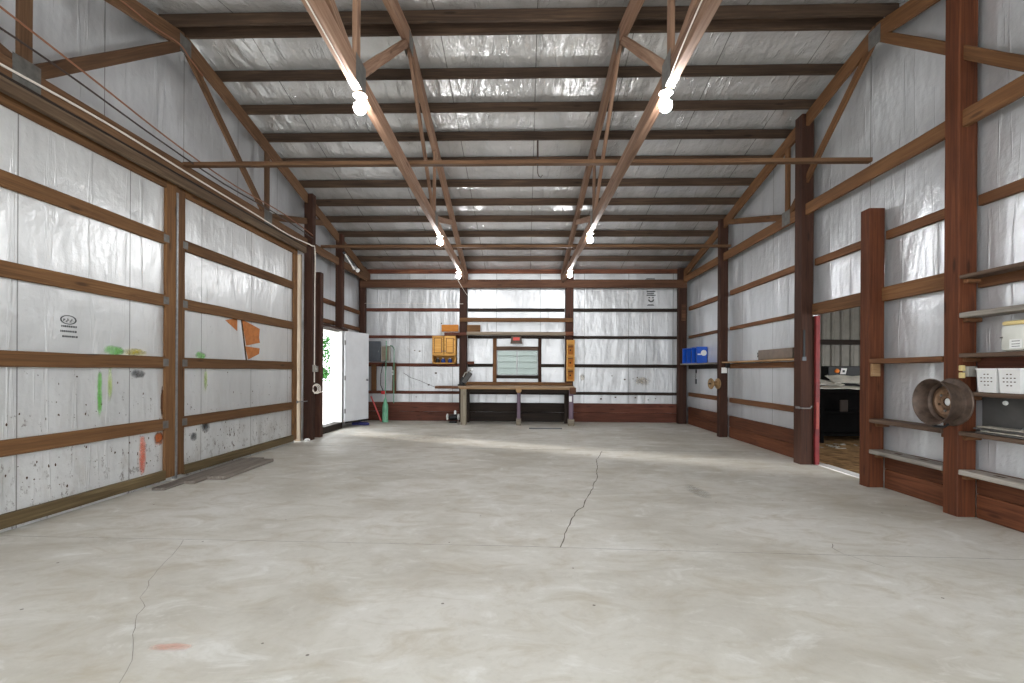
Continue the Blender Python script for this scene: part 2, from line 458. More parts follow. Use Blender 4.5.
# ------------------------------------------------------------------ walls, ceiling
def gable(mb, x0, x1, ylo, yhi, z0, zf):
    """wall slab in the YZ plane from z0 up to the roof line"""
    ys = [ylo]+([RIDGE_Y] if ylo < RIDGE_Y < yhi else [])+[yhi]
    mb.poly([(x0, ylo, z0), (x0, yhi, z0)]+[(x0, y, zf(y)) for y in reversed(ys)], (x1-x0, 0, 0))
zt = lambda y: zc(y)+.02
m = MB()
gable(m, XL0-.08, XL0, YF, 9.3, 3.85, zt)                     # above the sliding doors
m.box((XL0-.08, YF, 0), (XL0, 2.8, 3.85))                      # in front of them
gable(m, XL0-.08, XL0, 9.3, 10.55, 0, zt)
gable(m, XL0-.08, XL0, 10.55, 11.52, 2.36, zt)                 # over the man door
gable(m, XL0-.08, XL0, 11.52, YB, 0, zt)
m.box((XL0-.08, 10.55, -.05), (XL0, 11.52, .15))
tag(m.build('wall_left', F_SIDE), 'left gable wall lined with silver foil insulation', 'wall', kind='structure')
m = MB()
gable(m, XR, XR+.08, YF, 6.22, 0, zt)
gable(m, XR, XR+.08, 6.22, 7.60, 2.30, zt)
gable(m, XR, XR+.08, 7.60, YB, 0, zt)
tag(m.build('wall_right', F_SIDE), 'right gable wall lined with silver foil insulation', 'wall', kind='structure')
WX0, WX1, WZ0, WZ1 = -.80, .355, 1.27, 1.99
m = MB()
zb = zt(YB)
m.box((XL0, YB, 0), (WX0, YB+.08, zb)); m.box((WX1, YB, 0), (XR+.08, YB+.08, zb))
m.box((WX0, YB, 0), (WX1, YB+.08, WZ0)); m.box((WX0, YB, WZ1), (WX1, YB+.08, zb))
wall_back = m.build('wall_back', F_BACK); tag(wall_back, 'back wall lined with silver foil insulation sheets', 'wall', kind='structure')
m = MB()
for y0, y1 in ((RIDGE_Y, YB+.1), (YF-.05, RIDGE_Y)):
    x0, x1 = XL0-.1, XR+.1
    m.poly([(x0, y0, zc(y0)), (x0, y1, zc(y1)), (x0, y1, zc(y1)+.05), (x0, y0, zc(y0)+.05)], (x1-x0, 0, 0))
tag(m.build('ceiling', F_CEIL), 'pitched roof underside lined with silver foil insulation', 'ceiling', kind='structure')
m = MB()
m.box((XL0, YF-.1, 0), (-4.0, YF, zc(YF)+.02)); m.box((4.0, YF-.1, 0), (XR+.08, YF, zc(YF)+.02)); m.box((-4.0, YF-.1, 3.9), (4.0, YF, zc(YF)+.02))
tag(m.build('wall_front', F_BACK), 'front wall around the wide open entrance', 'wall', kind='structure')

# printed marks on the back wall lining (rotated maker print, not legible)
def ink_box(name, x0, z0, x1, z1): 
    mm = MB(); mm.box((x0, YB-.0025, z0), (x1, YB-.0005, z1)); return mm
mm = MB()
for (x0, z0, x1, z1) in ((3.30, 3.93, 3.58, 3.955), (3.33, 3.965, 3.56, 3.985), (3.34, 3.60, 3.58, 3.635), (3.36, 3.55, 3.55, 3.575), (3.34, 3.50, 3.59, 3.53), (3.36, 3.225, 3.55, 3.245), (3.38, 3.255, 3.53, 3.27)):
    mm.box((x0, YB-.0025, z0), (x1, YB-.0005, z1))
for cx in (3.415, 3.515):
    for dz in (.0,): mm.box((cx-.022, YB-.0025, 3.43), (cx+.022, YB-.0005, 3.465))
for k in range(14):
    a0, a1 = math.pi+(k/14)*math.pi, math.pi+((k+1)/14)*math.pi
    P = [(3.465+r*math.cos(a), YB-.0025, 3.40+r*.95*math.sin(a)) for r, a in ((.085, a0), (.085, a1), (.045, a1), (.045, a0))]
    mm.poly(P, (0, .002, 0))
mm.build('printed_mark', INK, wall_back)['label'] = 'sideways black print on the foil'
film('wall_stain', (1.50, YB-.0015, 1.12), (1.66, YB-.0015, 1.36), S_STAIN, wall_back, 'yellow brown stain on the foil')
film('wall_stain', (3.0, YB-.0015, 1.0), (3.5, YB-.0015, 1.28), S_STAIN, wall_back)
mm = MB()
for x, z in ((2.4, 1.28), (2.75, 1.18), (2.98, 1.2), (3.1, 1.24), (2.1, .64), (2.5, .69), (3.4, .62), (3.6, .66), (-3.1, 1.96), (-2.96, 1.94), (-2.35, 2.72), (-3.05, .66), (-2.7, 1.0), (3.05, .68), (-2.5, 1.33)):
    w = random.uniform(.012, .03); mm.box((x-w, YB-.002, z-w*.7), (x+w, YB-.0004, z+w*.7))
mm.build('wall_hole', HOLE, wall_back)

# ------------------------------------------------------------------ roof purlins
PY = [5.86, 6.11, 6.79, 7.42, 8.05, 8.69, 9.35, 10.0, 10.65, 11.32, 11.97, 12.62]
ordw = ['first', 'second', 'third', 'fourth', 'fifth', 'sixth', 'seventh', 'eighth', 'ninth', 'tenth', 'eleventh', 'twelfth']
for i, y in enumerate(PY):
    b = zr(y)+.002
    o = board('roof_purlin', (-4.55, y, b+.07), (4.40, y, b+.07), .14, .045, W_PURL)
    if i == 0: lab = 'reddish brown ridge purlin on the camera side of the roof peak'
    elif i == 1: lab = 'dark ridge purlin on the far side of the roof peak'
    else: lab = 'dark roof purlin, %s in order going down from the ridge towards the back wall' % ordw[i-2]
    tag(o, lab, 'purlin', 'purlins across the roof')
o = board('eave_board', (XL0+.02, YB-.035, 4.165), (XR-.02, YB-.035, 4.165), .12, .045, W_EAVE)
tag(o, 'mottled reddish eave board along the top of the back wall', 'board')

# ------------------------------------------------------------------ trusses
def truss(label, xf, mat, tk, z0, webt=.04, webw=.10, face=(1, -1)):
    root = thing('roof_truss', (xf(6.), 6., z0), label, 'truss', 'timber roof trusses')
    P = lambda y, z: (xf(y), y, z)
    ch, rd = .17, .20
    cz = z0+ch/2
    board('bottom_chord', P(-1.35, cz), P(13.38, cz), ch, tk, mat, parent=root)
    e = .5*rd
    hz = lambda y: zr(y)-.012-e
    board('top_chord', P(RIDGE_Y, hz(RIDGE_Y)), P(13.38, hz(13.38)), rd, tk, mat, parent=root)
    board('top_chord', P(RIDGE_Y, hz(RIDGE_Y)), P(-1.35, hz(-1.35)), rd, tk, mat, parent=root)
    A, B = 4.08, 8.02
    zt_ = z0+ch-.02
    rb = lambda y: hz(y)-e+.02
    ap = (RIDGE_Y, hz(RIDGE_Y)-.06)
    for (a, b) in (((A, zt_), (A, rb(A))), ((B, zt_), (B, rb(B))), ((A+.05, zt_), (ap[0]-.03, ap[1])), ((B-.05, zt_), (ap[0]+.03, ap[1])),
                   ((A-.05, zt_), (1.75, rb(1.75))), ((B+.05, zt_), (10.3, rb(10.3)))):
        board('web_member', P(*a), P(*b), webw, webt, mat, up=(0, 1, .001) if abs(a[0]-b[0]) < .01 else (0, 0, 1), parent=root)
    for s in face:
        for (y, z, hw, hh) in ((A, z0+.12, .12, .115), (B, z0+.12, .12, .115), (RIDGE_Y, hz(RIDGE_Y)-.06, .10, .11)):
            x = xf(y)+s*(tk/2+.003)
            g = MB(); g.box((x-.0015, y-hw, z-hh), (x+.0015, y+hw, z+hh)); g.build('gusset_plate', ZINC, root)
    return root
truss('weathered roof truss left of centre, carrying three bulbs, first from the left wall', lambda y: -1.462-.02*(y-4.5), W_TRUSS, .075, 3.80)
truss('weathered roof truss right of centre with a white cord on its chord', lambda y: 1.197-.022*(y-4.5), W_TRUSS, .075, 3.80)
truss('brown gable truss against the left wall above the sliding doors', lambda y: -4.37, W_GABLED, .05, 3.84, .04, .12, (1,))
truss('brown gable truss against the right wall behind the tall posts', lambda y: 4.275, W_GABLE, .05, 3.80, .04, .11, (-1,))

for y, xa, xb, lab in ((6.02, -4.34, 4.2, 'thin timber tie spanning wall to wall under the roof peak'), (10.05, -4.3, 4.2, 'thin timber tie spanning wall to wall nearer the back wall')):
    o = board('ceiling_tie', (xa, y, 3.995), (xb, y, 3.995), .05, .085, W_GABLED)
    tag(o, lab, 'timber tie', 'thin ties lying on the truss chords')
m = MB(); m.tube([(.14, 6.0, 4.02), (.14, 6.0, 3.86), (.15, 5.99, 3.82), (.18, 5.99, 3.80), (.2, 5.99, 3.83)], .006, 6)
m.tube([(.14, 6.06, 4.3), (.14, 6.02, 4.02)], .012, 6)
tag(m.build('wire_hook', CABLEK, origin=(.14, 6, 3.8)), 'small dark hook hanging from the tie under the roof peak', 'hook')

# ------------------------------------------------------------------ light bulbs
def bulb(loc, label):
    root = thing('light_bulb', loc, label, 'light bulb', 'bare bulbs under the truss chords')
    T = Matrix.Translation(loc)
    m = MB(); m.lathe([(0, .0), (.055, 0), (.06, -.01), (.045, -.025), (.03, -.032), (.028, -.05), (.022, -.056), (.0, -.056)], T, 20); m.build('lamp_holder', WHITE, root, True)
    m = MB(); m.lathe([(0, -.057), (.02, -.058), (.03, -.07), (.048, -.09), (.055, -.115), (.048, -.145), (.03, -.162), (0, -.168)], T, 20); m.build('bulb_globe', BULB, root, True)
    return root
bz = 3.795
bulb((-1.45, 4.16, bz), 'bright bare bulb nearest the entrance on the truss left of centre')
bulb((-1.53, 8.55, bz), 'bright bare bulb at the middle of the truss left of centre')
bulb((-1.62, 11.6, bz), 'bright bare bulb nearest the back wall on the truss left of centre')
bulb((1.19, 4.17, bz), 'bright bare bulb nearest the entrance on the truss right of centre')
bulb((1.11, 8.40, bz), 'bright bare bulb at the middle of the truss right of centre')
bulb((1.05, 11.5, bz), 'bright bare bulb nearest the back wall on the truss right of centre')

# ------------------------------------------------------------------ sliding doors (left)
GZ = [(.65, .79), (1.41, 1.55), (2.17, 2.31), (2.93, 3.07)]
def leaf(name, y0, y1, label, sw0, sw1):
    xi = -4.44
    root = thing(name, (xi, y0, .05), label, 'sliding door', 'big insulated sliding doors', 'structure')
    m = MB(); m.box((xi-.06, y0+.01, .004), (xi, y1-.01, 3.80)); m.build('insulation_panel', F_DOOR, root)
    xb = xi+.021
    board('stile', (xb, y0+sw0/2, .06), (xb, y0+sw0/2, 3.78), sw0, .04, W_DOOR, up=(0, 1, 0), parent=root)
    board('stile', (xb, y1-sw1/2, .06), (xb, y1-sw1/2, 3.78), sw1, .04, W_DOOR, up=(0, 1, 0), parent=root)
    a, b = y0+sw0, y1-sw1
    for z0, z1 in GZ: board('crossbar', (xb, a, (z0+z1)/2), (xb, b, (z0+z1)/2), z1-z0, .04, W_DOOR, parent=root)
    board('bottom_rail', (xb+.003, a, .10), (xb+.003, b, .10), .12, .046, W_DIRTY, parent=root)
    board('top_rail', (xb, a, 3.70), (xb, b, 3.70), .16, .04, W_DOOR, parent=root)
    for z0, z1 in GZ:
        for yy in ((b,) if name == 'door_2' else (a,)):
            m = MB(); m.box((xb+.02, yy-.045, (z0+z1)/2-.045), (xb+.023, yy+.045, (z0+z1)/2+.045)); m.build('joint_plate', ZINC, root)
    return root
XD = -4.439
dl = leaf('door_2', 2.72, 5.965, 'big sliding door leaf nearest the camera with green and orange spray paint', .10, .17)
dr = leaf('door_3', 5.985, 9.20, 'big sliding door leaf farther back with torn brown patches', .14, .14)
m = MB(); m.box((-4.47, 5.955, .02), (-4.388, 5.985, 3.62)); m.build('metal_edge_strip', STEEL, dl)
film('spray_paint_mark', (XD, 4.885, .86), (XD, 4.955, 1.45), S_GREEN, dl, 'green dribble of spray paint')
film('spray_paint_mark', (XD, 5.01, 1.02), (XD, 5.08, 1.46), S_LIME, dl, 'lime dribble of spray paint')
film('spray_paint_mark', (XD, 4.95, 1.53), (XD, 5.24, 1.66), S_GREEN, dl)
film('spray_paint_mark', (XD, 5.16, 1.54), (XD, 5.56, 1.64), S_YELL, dl, 'yellow spray paint')
film('spray_paint_mark', (XD, 5.30, 1.285), (XD, 5.53, 1.40), S_BLK, dl, 'black spray paint spot')
film('spray_paint_mark', (XD, 5.43, .12), (XD, 5.55, .68), S_ORNG, dl, 'orange spray paint streak')
film('scraped_patch', (XD, 5.66, .46), (XD, 5.83, .645), S_RUSTY, dl)
film('scraped_patch', (XD, 5.76, .8), (XD, 5.82, 1.2), S_TORN, dl)
film('scraped_patch', (XD, 6.10, .78), (XD, 6.18, 1.24), S_TORN, dr)
film('spray_paint_mark', (XD, 6.36, 1.53), (XD, 6.60, 1.65), S_GREEN, dr, 'green spray paint blob')
film('spray_paint_mark', (XD, 6.55, 1.06), (XD, 6.63, 1.46), S_LIME, dr)
film('spray_paint_mark', (XD, 6.50, .5), (XD, 6.70, .69), S_BLK, dr, 'black spray paint smear')
film('scraped_patch', (XD, 6.28, .43), (XD, 6.44, .56), S_BLK, dr)
# oval printed mark with three lines of small print
mm = MB()
for k in range(28):
    a0, a1 = 2*math.pi*k/28, 2*math.pi*(k+1)/28
    mm.poly([(XD, 4.572+.085*s*math.cos(a), 1.873+.045*s*math.sin(a)) for s, a in ((1, a0), (1, a1), (.82, a1), (.82, a0))], (.0012, 0, 0))
for k in range(10):
    y = 4.52+k*.0105
    mm.box((XD, y, 1.858+.012*math.sin(k*1.7)), (XD+.0012, y+.008, 1.872+.014*math.sin(k*1.7+.8)))
for z, ya, yb in ((1.80, 4.50, 4.65), (1.752, 4.49, 4.66), (1.702, 4.51, 4.67)):
    y = ya
    while y < yb:
        w = random.uniform(.008, .02); mm.box((XD, y, z), (XD+.0012, y+w, z+.018)); y += w+.006
mm.build('printed_logo', INK, dl)['label'] = 'oval maker print with three lines of small text'
# torn foil on the far leaf
mm = MB()
for P in ([(7.02, 2.13), (7.32, 2.19), (7.32, 1.99)], [(7.44, 2.185), (7.95, 2.08), (7.93, 1.93), (7.96, 1.85), (7.56, 1.78)], [(7.53, 1.77), (7.95, 1.755), (7.93, 1.66), (7.62, 1.56)]):
    mm.poly([(XD, y, z) for y, z in P], (.0015, 0, 0))
mm.build('torn_patch', TEAR, dr)['label'] = 'bare orange brown board where the foil is torn'
mm = MB(); mm.poly([(XD, y, z) for y, z in ((7.345, 2.2), (7.43, 2.2), (7.56, 1.55), (7.48, 1.55))], (.001, 0, 0)); mm.build('loose_foil_strip', DOORW, dr)
mm = MB(); mm.poly([(XD, y, z) for y, z in ((7.405, 2.2), (7.445, 2.2), (7.585, 1.55), (7.545, 1.55))], (.0026, 0, 0)); mm.build('torn_edge', HOLE, dr)
for root, n, ya, yb in ((dl, 80, 3.6, 5.75), (dr, 70, 6.2, 9.0)):
    mm = MB()
    for k in range(n):
        y, z = random.uniform(ya, yb), random.choice([random.uniform(.2, .62), random.uniform(.2, .62), random.uniform(.82, 1.38)])
        w = random.choice((.003, .004, .006, .008)); e = random.uniform(.6, 2.4); r0 = random.uniform(0, 1)
        mm.poly([(XD, y+w*random.uniform(.5, 1.5)*math.cos(a+r0), z+w*e*random.uniform(.4, 1.5)*math.sin(a+r0)) for a in (0, .8, 1.6, 2.4, 3.1, 4.0, 4.7, 5.5)], (.0012, 0, 0))
    mm.build('puncture_mark', HOLE, root)
# header over the sliding doors, shadow gap cover
o = board('door_header', (-4.315, 2.0, 3.735), (-4.315, 9.32, 3.735), .11, .06, W_TRACK); tag(o, 'brown track header board running above both sliding doors', 'header board')
o = board('shadow_gap_cover', (-4.38, 2.0, 3.815), (-4.38, 9.4, 3.815), .04, .12, W_BLACK); tag(o, 'thin board coloured dark as the shadow gap between door header and gable truss', 'board')  # track board in dark timber, its colour stands in for the shadow gap

# jamb strip and man door
o = board('jamb_board', (-4.46, 9.36, 0), (-4.46, 9.36, 3.66), .12, .05, W_JAMB, up=(1, 0, 0)); tag(o, 'tan vertical jamb board where the farther sliding door ends', 'jamb board')

def post(name, x0, x1, y0, y1, z1, mat, label, group='timber wall posts'):
    w, t = y1-y0, x1-x0
    o = board(name, ((x0+x1)/2, (y0+y1)/2, 0), ((x0+x1)/2, (y0+y1)/2, z1), w, t, mat, up=(0, 1, 0), wob=.001, ch=.008)
    return tag(o, label, 'post', group)
pl1 = post('wall_post', -4.42, -4.25, 9.50, 9.66, zr(9.6), W_DARK, 'tall dark post on the left wall beside the sliding door, carrying a white cable')
post('wall_post', -4.42, -4.25, 9.90, 10.05, 3.43, W_DARK, 'short dark post at the near side of the white man door opening')
o = board('wall_post', (-4.35, 11.195, 2.40), (-4.35, 11.195, zr(11.2)), .15, .16, W_DARK, up=(0, 1, 0), wob=.001, ch=.008); tag(o, 'dark post standing on the header above the open white man door', 'post', 'timber wall posts')
o = board('door_header', (-4.43, 10.06, 2.37), (-4.43, 11.62, 2.37), .05, .24, W_DARK); tag(o, 'dark timber header lying across the top of the man doorway', 'header board')
post('wall_post', -4.58, -4.42, 13.16, 13.31, zr(13.2)+.1, W_DARK, 'dark corner post where the left and back walls meet')
post('wall_post', -1.81, -1.61, 13.17, 13.32, 4.22, W_DARK, 'dark back wall post left of the window, beside the oak cabinet')
post('wall_post', 1.085, 1.30, 13.17, 13.32, 4.22, W_DARK, 'dark back wall post right of the window, behind the yellow rack')
post('wall_post', 4.13, 4.35, 13.14, 13.31, 4.20, W_DARK, 'dark corner post where the right and back walls meet')
p720 = post('wall_post', 4.19, 4.36, 10.52, 10.68, zr(10.6), W_DARK, 'tall dark post on the right wall carrying a small brass pulley')
p803 = post('wall_post', 4.195, 4.375, 7.47, 7.67, zr(7.6), W_DARK, 'tall dark post on the right wall at the red edged doorway')
post('wall_post', 4.20, 4.39, 6.03, 6.19, 3.42, W_POST, 'short reddish post on the right wall at the near side of the doorway')
post('wall_post', 4.22, 4.40, 4.83, 5.0, zr(4.9), W_POST, 'tall reddish post on the right wall carrying the big steel wheel')

# man door (white, swung into the room)
hx, hy = -4.36, 11.53
ang = math.atan2(.82, .30)
dm = thing('door_1', (hx, hy, .155), 'white metal man door standing open beside the left wall post', 'door', kind='structure', rz=ang)
Mw = world_of(dm)
m = MB(); m.box((.0, -.022, 0), (.88, .022, 2.185), Mw, .004); m.build('door_slab', DOORW, dm)
for z in (.2, 1.0, 1.85):
    m = MB(); m.box((-.03, -.034, z), (.015, -.02, z+.11), Mw); m.build('hinge', STEEL, dm)
m = MB(); m.lathe([(0, 0), (.026, 0), (.026, .01), (.012, .014), (.012, .03), (.028, .04), (.028, .06), (0, .068)], Mw @ Matrix.Translation((.80, -.022, 1.0)) @ Matrix.Rotation(math.pi/2, 4, 'X'), 16); m.build('door_knob', STEEL, dm, True)
m = MB(); m.box((.02, -.03, -.045), (.84, -.012, -.005), Mw); m.build('bottom_sweep', BLACK, dm)
# white frame of the man door
m = MB(); m.box((-4.67, 11.46, .15), (-4.40, 11.515, 2.34)); m.box((-4.67, 10.555, .15), (-4.5, 10.60, 2.34)); m.box((-4.67, 10.555, 2.30), (-4.46, 11.515, 2.345)); 
tag(m.build('trim_1', WHITE, origin=(-4.5, 10.6, .17)), 'white frame around the open man doorway', 'door frame', kind='structure')
m = MB(); m.box((-4.595, 10.06, 0), (-4.40, 11.515, .145)); tag(m.build('trim_2', W_BLACK, origin=(-4.5, 10.6, 0)), 'dark timber sill under the open man doorway', 'door sill', kind='structure')

# left wall girts beyond the doors
for z, nm in ((2.98, 'upper'), (2.52, 'lower')):
    o = board('wall_girt', (-4.565, 11.30, z), (-4.565, 13.14, z), .10, .05, W_GIRT); tag(o, '%s brown girt on the left wall between hinge post and back corner' % nm, 'girt', 'girts on the left wall')
for z, nm in ((2.98, 'upper'), (2.52, 'lower')):
    o = board('wall_girt', (-4.565, 10.07, z), (-4.565, 11.27, z), .10, .05, W_GIRT); tag(o, '%s brown girt over the open man doorway' % nm, 'girt', 'girts on the left wall')

# ------------------------------------------------------------------ back wall framing
YG = YB-.03
bays = ((XL0+.03, 'left', 'left bay of the back wall beside the white door'), )
GB = [(.75, .83), (1.51, 1.60), (2.30, 2.38), (3.05, 3.14)]
nth = ['lowest', 'second', 'third', 'highest']
for (xa, xb, where) in ((-4.57, -1.815, 'left bay of the back wall'), (1.305, 4.40, 'right bay of the back wall')):
    for i, (a, b) in enumerate(GB):
        o = board('wall_girt', (xa, YG, (a+b)/2), (xb, YG, (a+b)/2), b-a, .05, W_BLACK if where.startswith('right') else W_SKIRT)
        tag(o, '%s dark girt from the floor in the %s' % (nth[i], where), 'girt', 'girts on the back wall')
for i, (a, b) in enumerate(GB):
    if i == 1:
        for xa, xb, nm in ((-1.605, -.90, 'left of the window'), (.445, 1.08, 'right of the window')):
            o = board('wall_girt', (xa, YG, (a+b)/2), (xb, YG, (a+b)/2), b-a, .05, W_BLACK); tag(o, 'short dark girt %s at glass height' % nm, 'girt', 'girts on the back wall')
        continue
    o = board('wall_girt', (-1.605, YG, (a+b)/2), (1.08, YG, (a+b)/2), b-a, .05, W_BLACK)
    tag(o, {0: 'dark girt below the window behind the workbench', 2: 'dark girt just above the window', 3: 'dark girt high above the window'}[i], 'girt', 'girts on the back wall')
o = board('header_board', (-4.55, 13.14, 3.775), (4.34, 13.14, 3.775), .225, .045, W_HEAD); tag(o, 'wide reddish header board spanning the whole back wall', 'header board')
o = board('cross_board', (-1.80, 13.145, 2.79), (1.28, 13.145, 2.79), .11, .045, W_DOOR); tag(o, 'brown cross board nailed between the two posts above the window', 'board')
# long pale shelf above the window
rt = thing('wall_shelf', (-.26, 13.2, 2.33), 'long narrow pale shelf above the window between two posts', 'shelf')
board('shelf_board', (-1.60, 13.20, 2.39), (1.08, 13.20, 2.39), .035, .22, W_GREY, parent=rt)
board('shelf_lip', (-1.60, 13.085, 2.42), (1.08, 13.085, 2.42), .085, .02, W_JAMB, parent=rt)
for x in (-.9, .6):
    m = MB(); m.box((x-.02, 13.1, 2.43), (x+.02, 13.16, 2.47)); m.build('shelf_clip', DGREY, rt)
# skirt boards
for (xa, xb, mt, nm) in ((-4.57, -1.82, W_SKIRT, 'left'), (-1.82, 1.3, W_BLACK, 'middle'), (1.3, 4.40, W_SKIRT, 'right')):
    k = {'left': 1, 'middle': 2, 'right': 3}[nm]
    rt = thing('baseboard_back' if k == 1 else 'baseboard_back_%d' % k, ((xa+xb)/2, YG, 0), {'left': 'reddish skirt boards at the foot of the back wall left of the bench', 'middle': 'dark skirt boards at the foot of the back wall under the bench', 'right': 'dark red skirt boards at the foot of the back wall right of the bench'}[nm], 'baseboard', kind='structure')
    for q in range(2):
        board('skirt_board', (xa, YG-.002, .13+.26*q), (xb, YG-.002, .13+.26*q), .255, .05, mt, parent=rt)
# window
wn = thing('window_1', (-.22, YB, 1.2), 'two pane window above the workbench', 'window', kind='structure')
board('window_jamb', (-.85, YG-.02, .80), (-.85, YG-.02, 2.30), .10, .075, W_GABLE, up=(1, 0, 0), parent=wn)
board('window_jamb', (.40, YG-.02, .80), (.40, YG-.02, 2.30), .09, .075, W_DARK, up=(1, 0, 0), parent=wn)
board('window_head', (-.80, YG-.01, 2.03), (.355, YG-.01, 2.03), .10, .06, W_SHELF, parent=wn)
board('window_sill', (-.80, YG-.02, 1.235), (.355, YG-.02, 1.235), .085, .09, W_BLACK, parent=wn)
m = MB(); m.box((WX0, YB+.03, WZ0), (WX1, YB+.036, WZ1)); m.build('window_glass', GLASS, wn)
m = MB(); m.box((WX0, YB+.015, WZ0), (WX0+.03, YB+.05, WZ1)); m.box((WX1-.03, YB+.015, WZ0), (WX1, YB+.05, WZ1)); m.box((WX0, YB+.015, WZ1-.03), (WX1, YB+.05, WZ1)); m.box((WX0, YB+.015, WZ0), (WX1, YB+.05, WZ0+.03)); m.box((-.25, YB+.01, WZ0), (-.215, YB+.05, WZ1)); m.build('window_frame', STEEL, wn)
m = MB()
for k in range(18):
    z = .1+k*.2
    m.poly([(-2.6, 15.6, z), (-2.6, 15.57, z+.002), (-2.6, 15.6, z+.198)], (6, 0, 0))
m.box((-2.6, 15.6, -.05), (3.4, 15.7, 3.8))
tag(m.build('wall_outside', SIDING), 'pale lap siding wall seen through the window', 'wall', kind='structure')
# small red plaque lamp above window
rt = thing('heat_lamp', (-.245, 13.2, 2.14), 'small red fronted box hanging above the window', 'lamp box')
m = MB(); m.poly([(-.385, 13.16, 2.371), (-.12, 13.16, 2.371), (-.085, 13.16, 2.15), (-.41, 13.16, 2.15)], (0, .12, 0)); m.build('housing', RUST, rt)
m = MB(); m.box((-.335, 13.15, 2.235), (-.16, 13.159, 2.315)); m.build('red_panel', PINK, rt)

# oak wall cabinet
cb = thing('wall_cabinet', (-2.217, 13.3, 1.585), 'honey oak wall cabinet with two doors and open cubby', 'cabinet')
x0, x1, z0, z1, yf, ybk = -2.54, -1.895, 1.585, 2.35, 13.10, 13.38
m = MB(); m.box((x0, yf, z0), (x0+.03, ybk, z1)); m.box((x1-.03, yf, z0), (x1, ybk, z1)); m.box((x0, yf, z1-.03), (x1, ybk, z1)); m.box((x0, yf, z0), (x1, ybk, z0+.035)); m.box((x0, yf, 1.80), (x1, ybk, 1.83)); m.box((x0, ybk-.012, z0), (x1, ybk, z1)); m.build('carcass', W_OAK, cb)
for a, b, kx in ((x0+.012, -2.230, -2.255), (-2.205, x1-.012, -2.18)):
    m = MB(); m.box((a, yf-.02, 1.825), (b, yf-.001, z1-.012)); 
    d = m.build('cabinet_door', W_OAK, cb)
    m = MB(); m.box((a+.045, yf-.0215, 1.875), (b-.045, yf-.0202, z1-.06)); m.build('groove_shade', W_GABLE, d)  # darker slab, proud of the door, paints the shaded recess around the panel
    m = MB(); m.box((a+.062, yf-.030, 1.892), (b-.062, yf-.0216, z1-.077), bev=.006); m.build('raised_panel', W_OAK, d)
    m = MB(); m.lathe([(0, 0), (.008, 0), (.008, .012), (.016, .018), (.014, .028), (0, .03)], axis_frame((kx, yf-.021, 1.93), (0, -1, 0)), 12); m.build('cabinet_knob', STEEL, d, True)
for k, x in enumerate((-2.40, -2.25, -2.06)):
    j = thing('spool', (x, 13.17, 1.622), ['leftmost dark spool in the oak cabinet cubby', 'middle dark spool in the oak cabinet cubby', 'rightmost dark spool in the oak cabinet cubby'][k], 'spool', 'spools in the cabinet cubby')
    m = MB(); m.lathe([(0, 0), (.055, 0), (.06, .02), (.06, .07), (.045, .095), (.0, .1)], Matrix.Translation((x, 13.17, 1.622)), 16); m.build('spool_body', BLUED if k else BLACK, j, True)
    m = MB(); m.lathe([(0, .1), (.03, .1), (.034, .115), (.03, .13), (0, .132)], Matrix.Translation((x, 13.17, 1.622)), 14); m.build('spool_cap', LGREY, j, True)
# plywood offcuts nailed to the post
o = board('plywood_offcut', (-2.295, 13.15, 2.56), (-1.83, 13.15, 2.56), .19, .04, W_PLY); tag(o, 'orange plywood offcut above the oak cabinet', 'plywood')
o = board('plywood_offcut', (-1.60, 13.19, 2.56), (-1.235, 13.19, 2.56), .19, .04, W_DOOR); tag(o, 'brown board offcut just right of the post by the cabinet', 'board')
o = board('shelf_block', (-2.21, 13.12, 2.40), (-1.61, 13.12, 2.40), .08, .06, W_SKIRT); tag(o, 'reddish timber block directly over the oak cabinet', 'timber block')
o = board('shelf_block', (1.03, 13.12, 2.42), (1.30, 13.12, 2.42), .10, .06, W_EAVE); tag(o, 'orange timber block on the post above the yellow rack', 'timber block')
o = board('shelf_block', (-1.61, 13.36, 1.62), (-1.42, 13.36, 1.62), .08, .06, W_SKIRT); tag(o, 'small brown timber block right of the cabinet post', 'timber block')
# yellow rack
rk = thing('wooden_rack', (1.22, 13.12, 1.13), 'narrow yellow wooden rack with round holes on the post', 'rack')
m = MB(); m.box((1.115, 13.04, 1.13), (1.145, 13.165, 2.25)); m.box((1.295, 13.04, 1.13), (1.325, 13.165, 2.25)); m.box((1.145, 13.14, 1.13), (1.295, 13.165, 2.25))
for z in (1.13, 1.46, 1.80, 2.14): m.box((1.145, 13.05, z), (1.295, 13.14, z+.03))
m.build('rack_frame', W_OAK, rk)
for z in (1.29, 1.63, 1.97):
    m = MB(); m.box((1.15, 13.10, z-.11), (1.29, 13.139, z+.09)); f = m.build('rack_panel', W_PLY, rk)
    m = MB(); m.lathe([(0, 0), (.024, 0), (.022, .002), (0, .002)], axis_frame((1.215, 13.0985, z), (0, -1, 0)), 14); m.build('round_hole', HOLE, f)
    m = MB(); m.box((1.15, 13.06, z+.10), (1.29, 13.1, z+.12)); m.build('rack_lip', W_SKIRT, f)

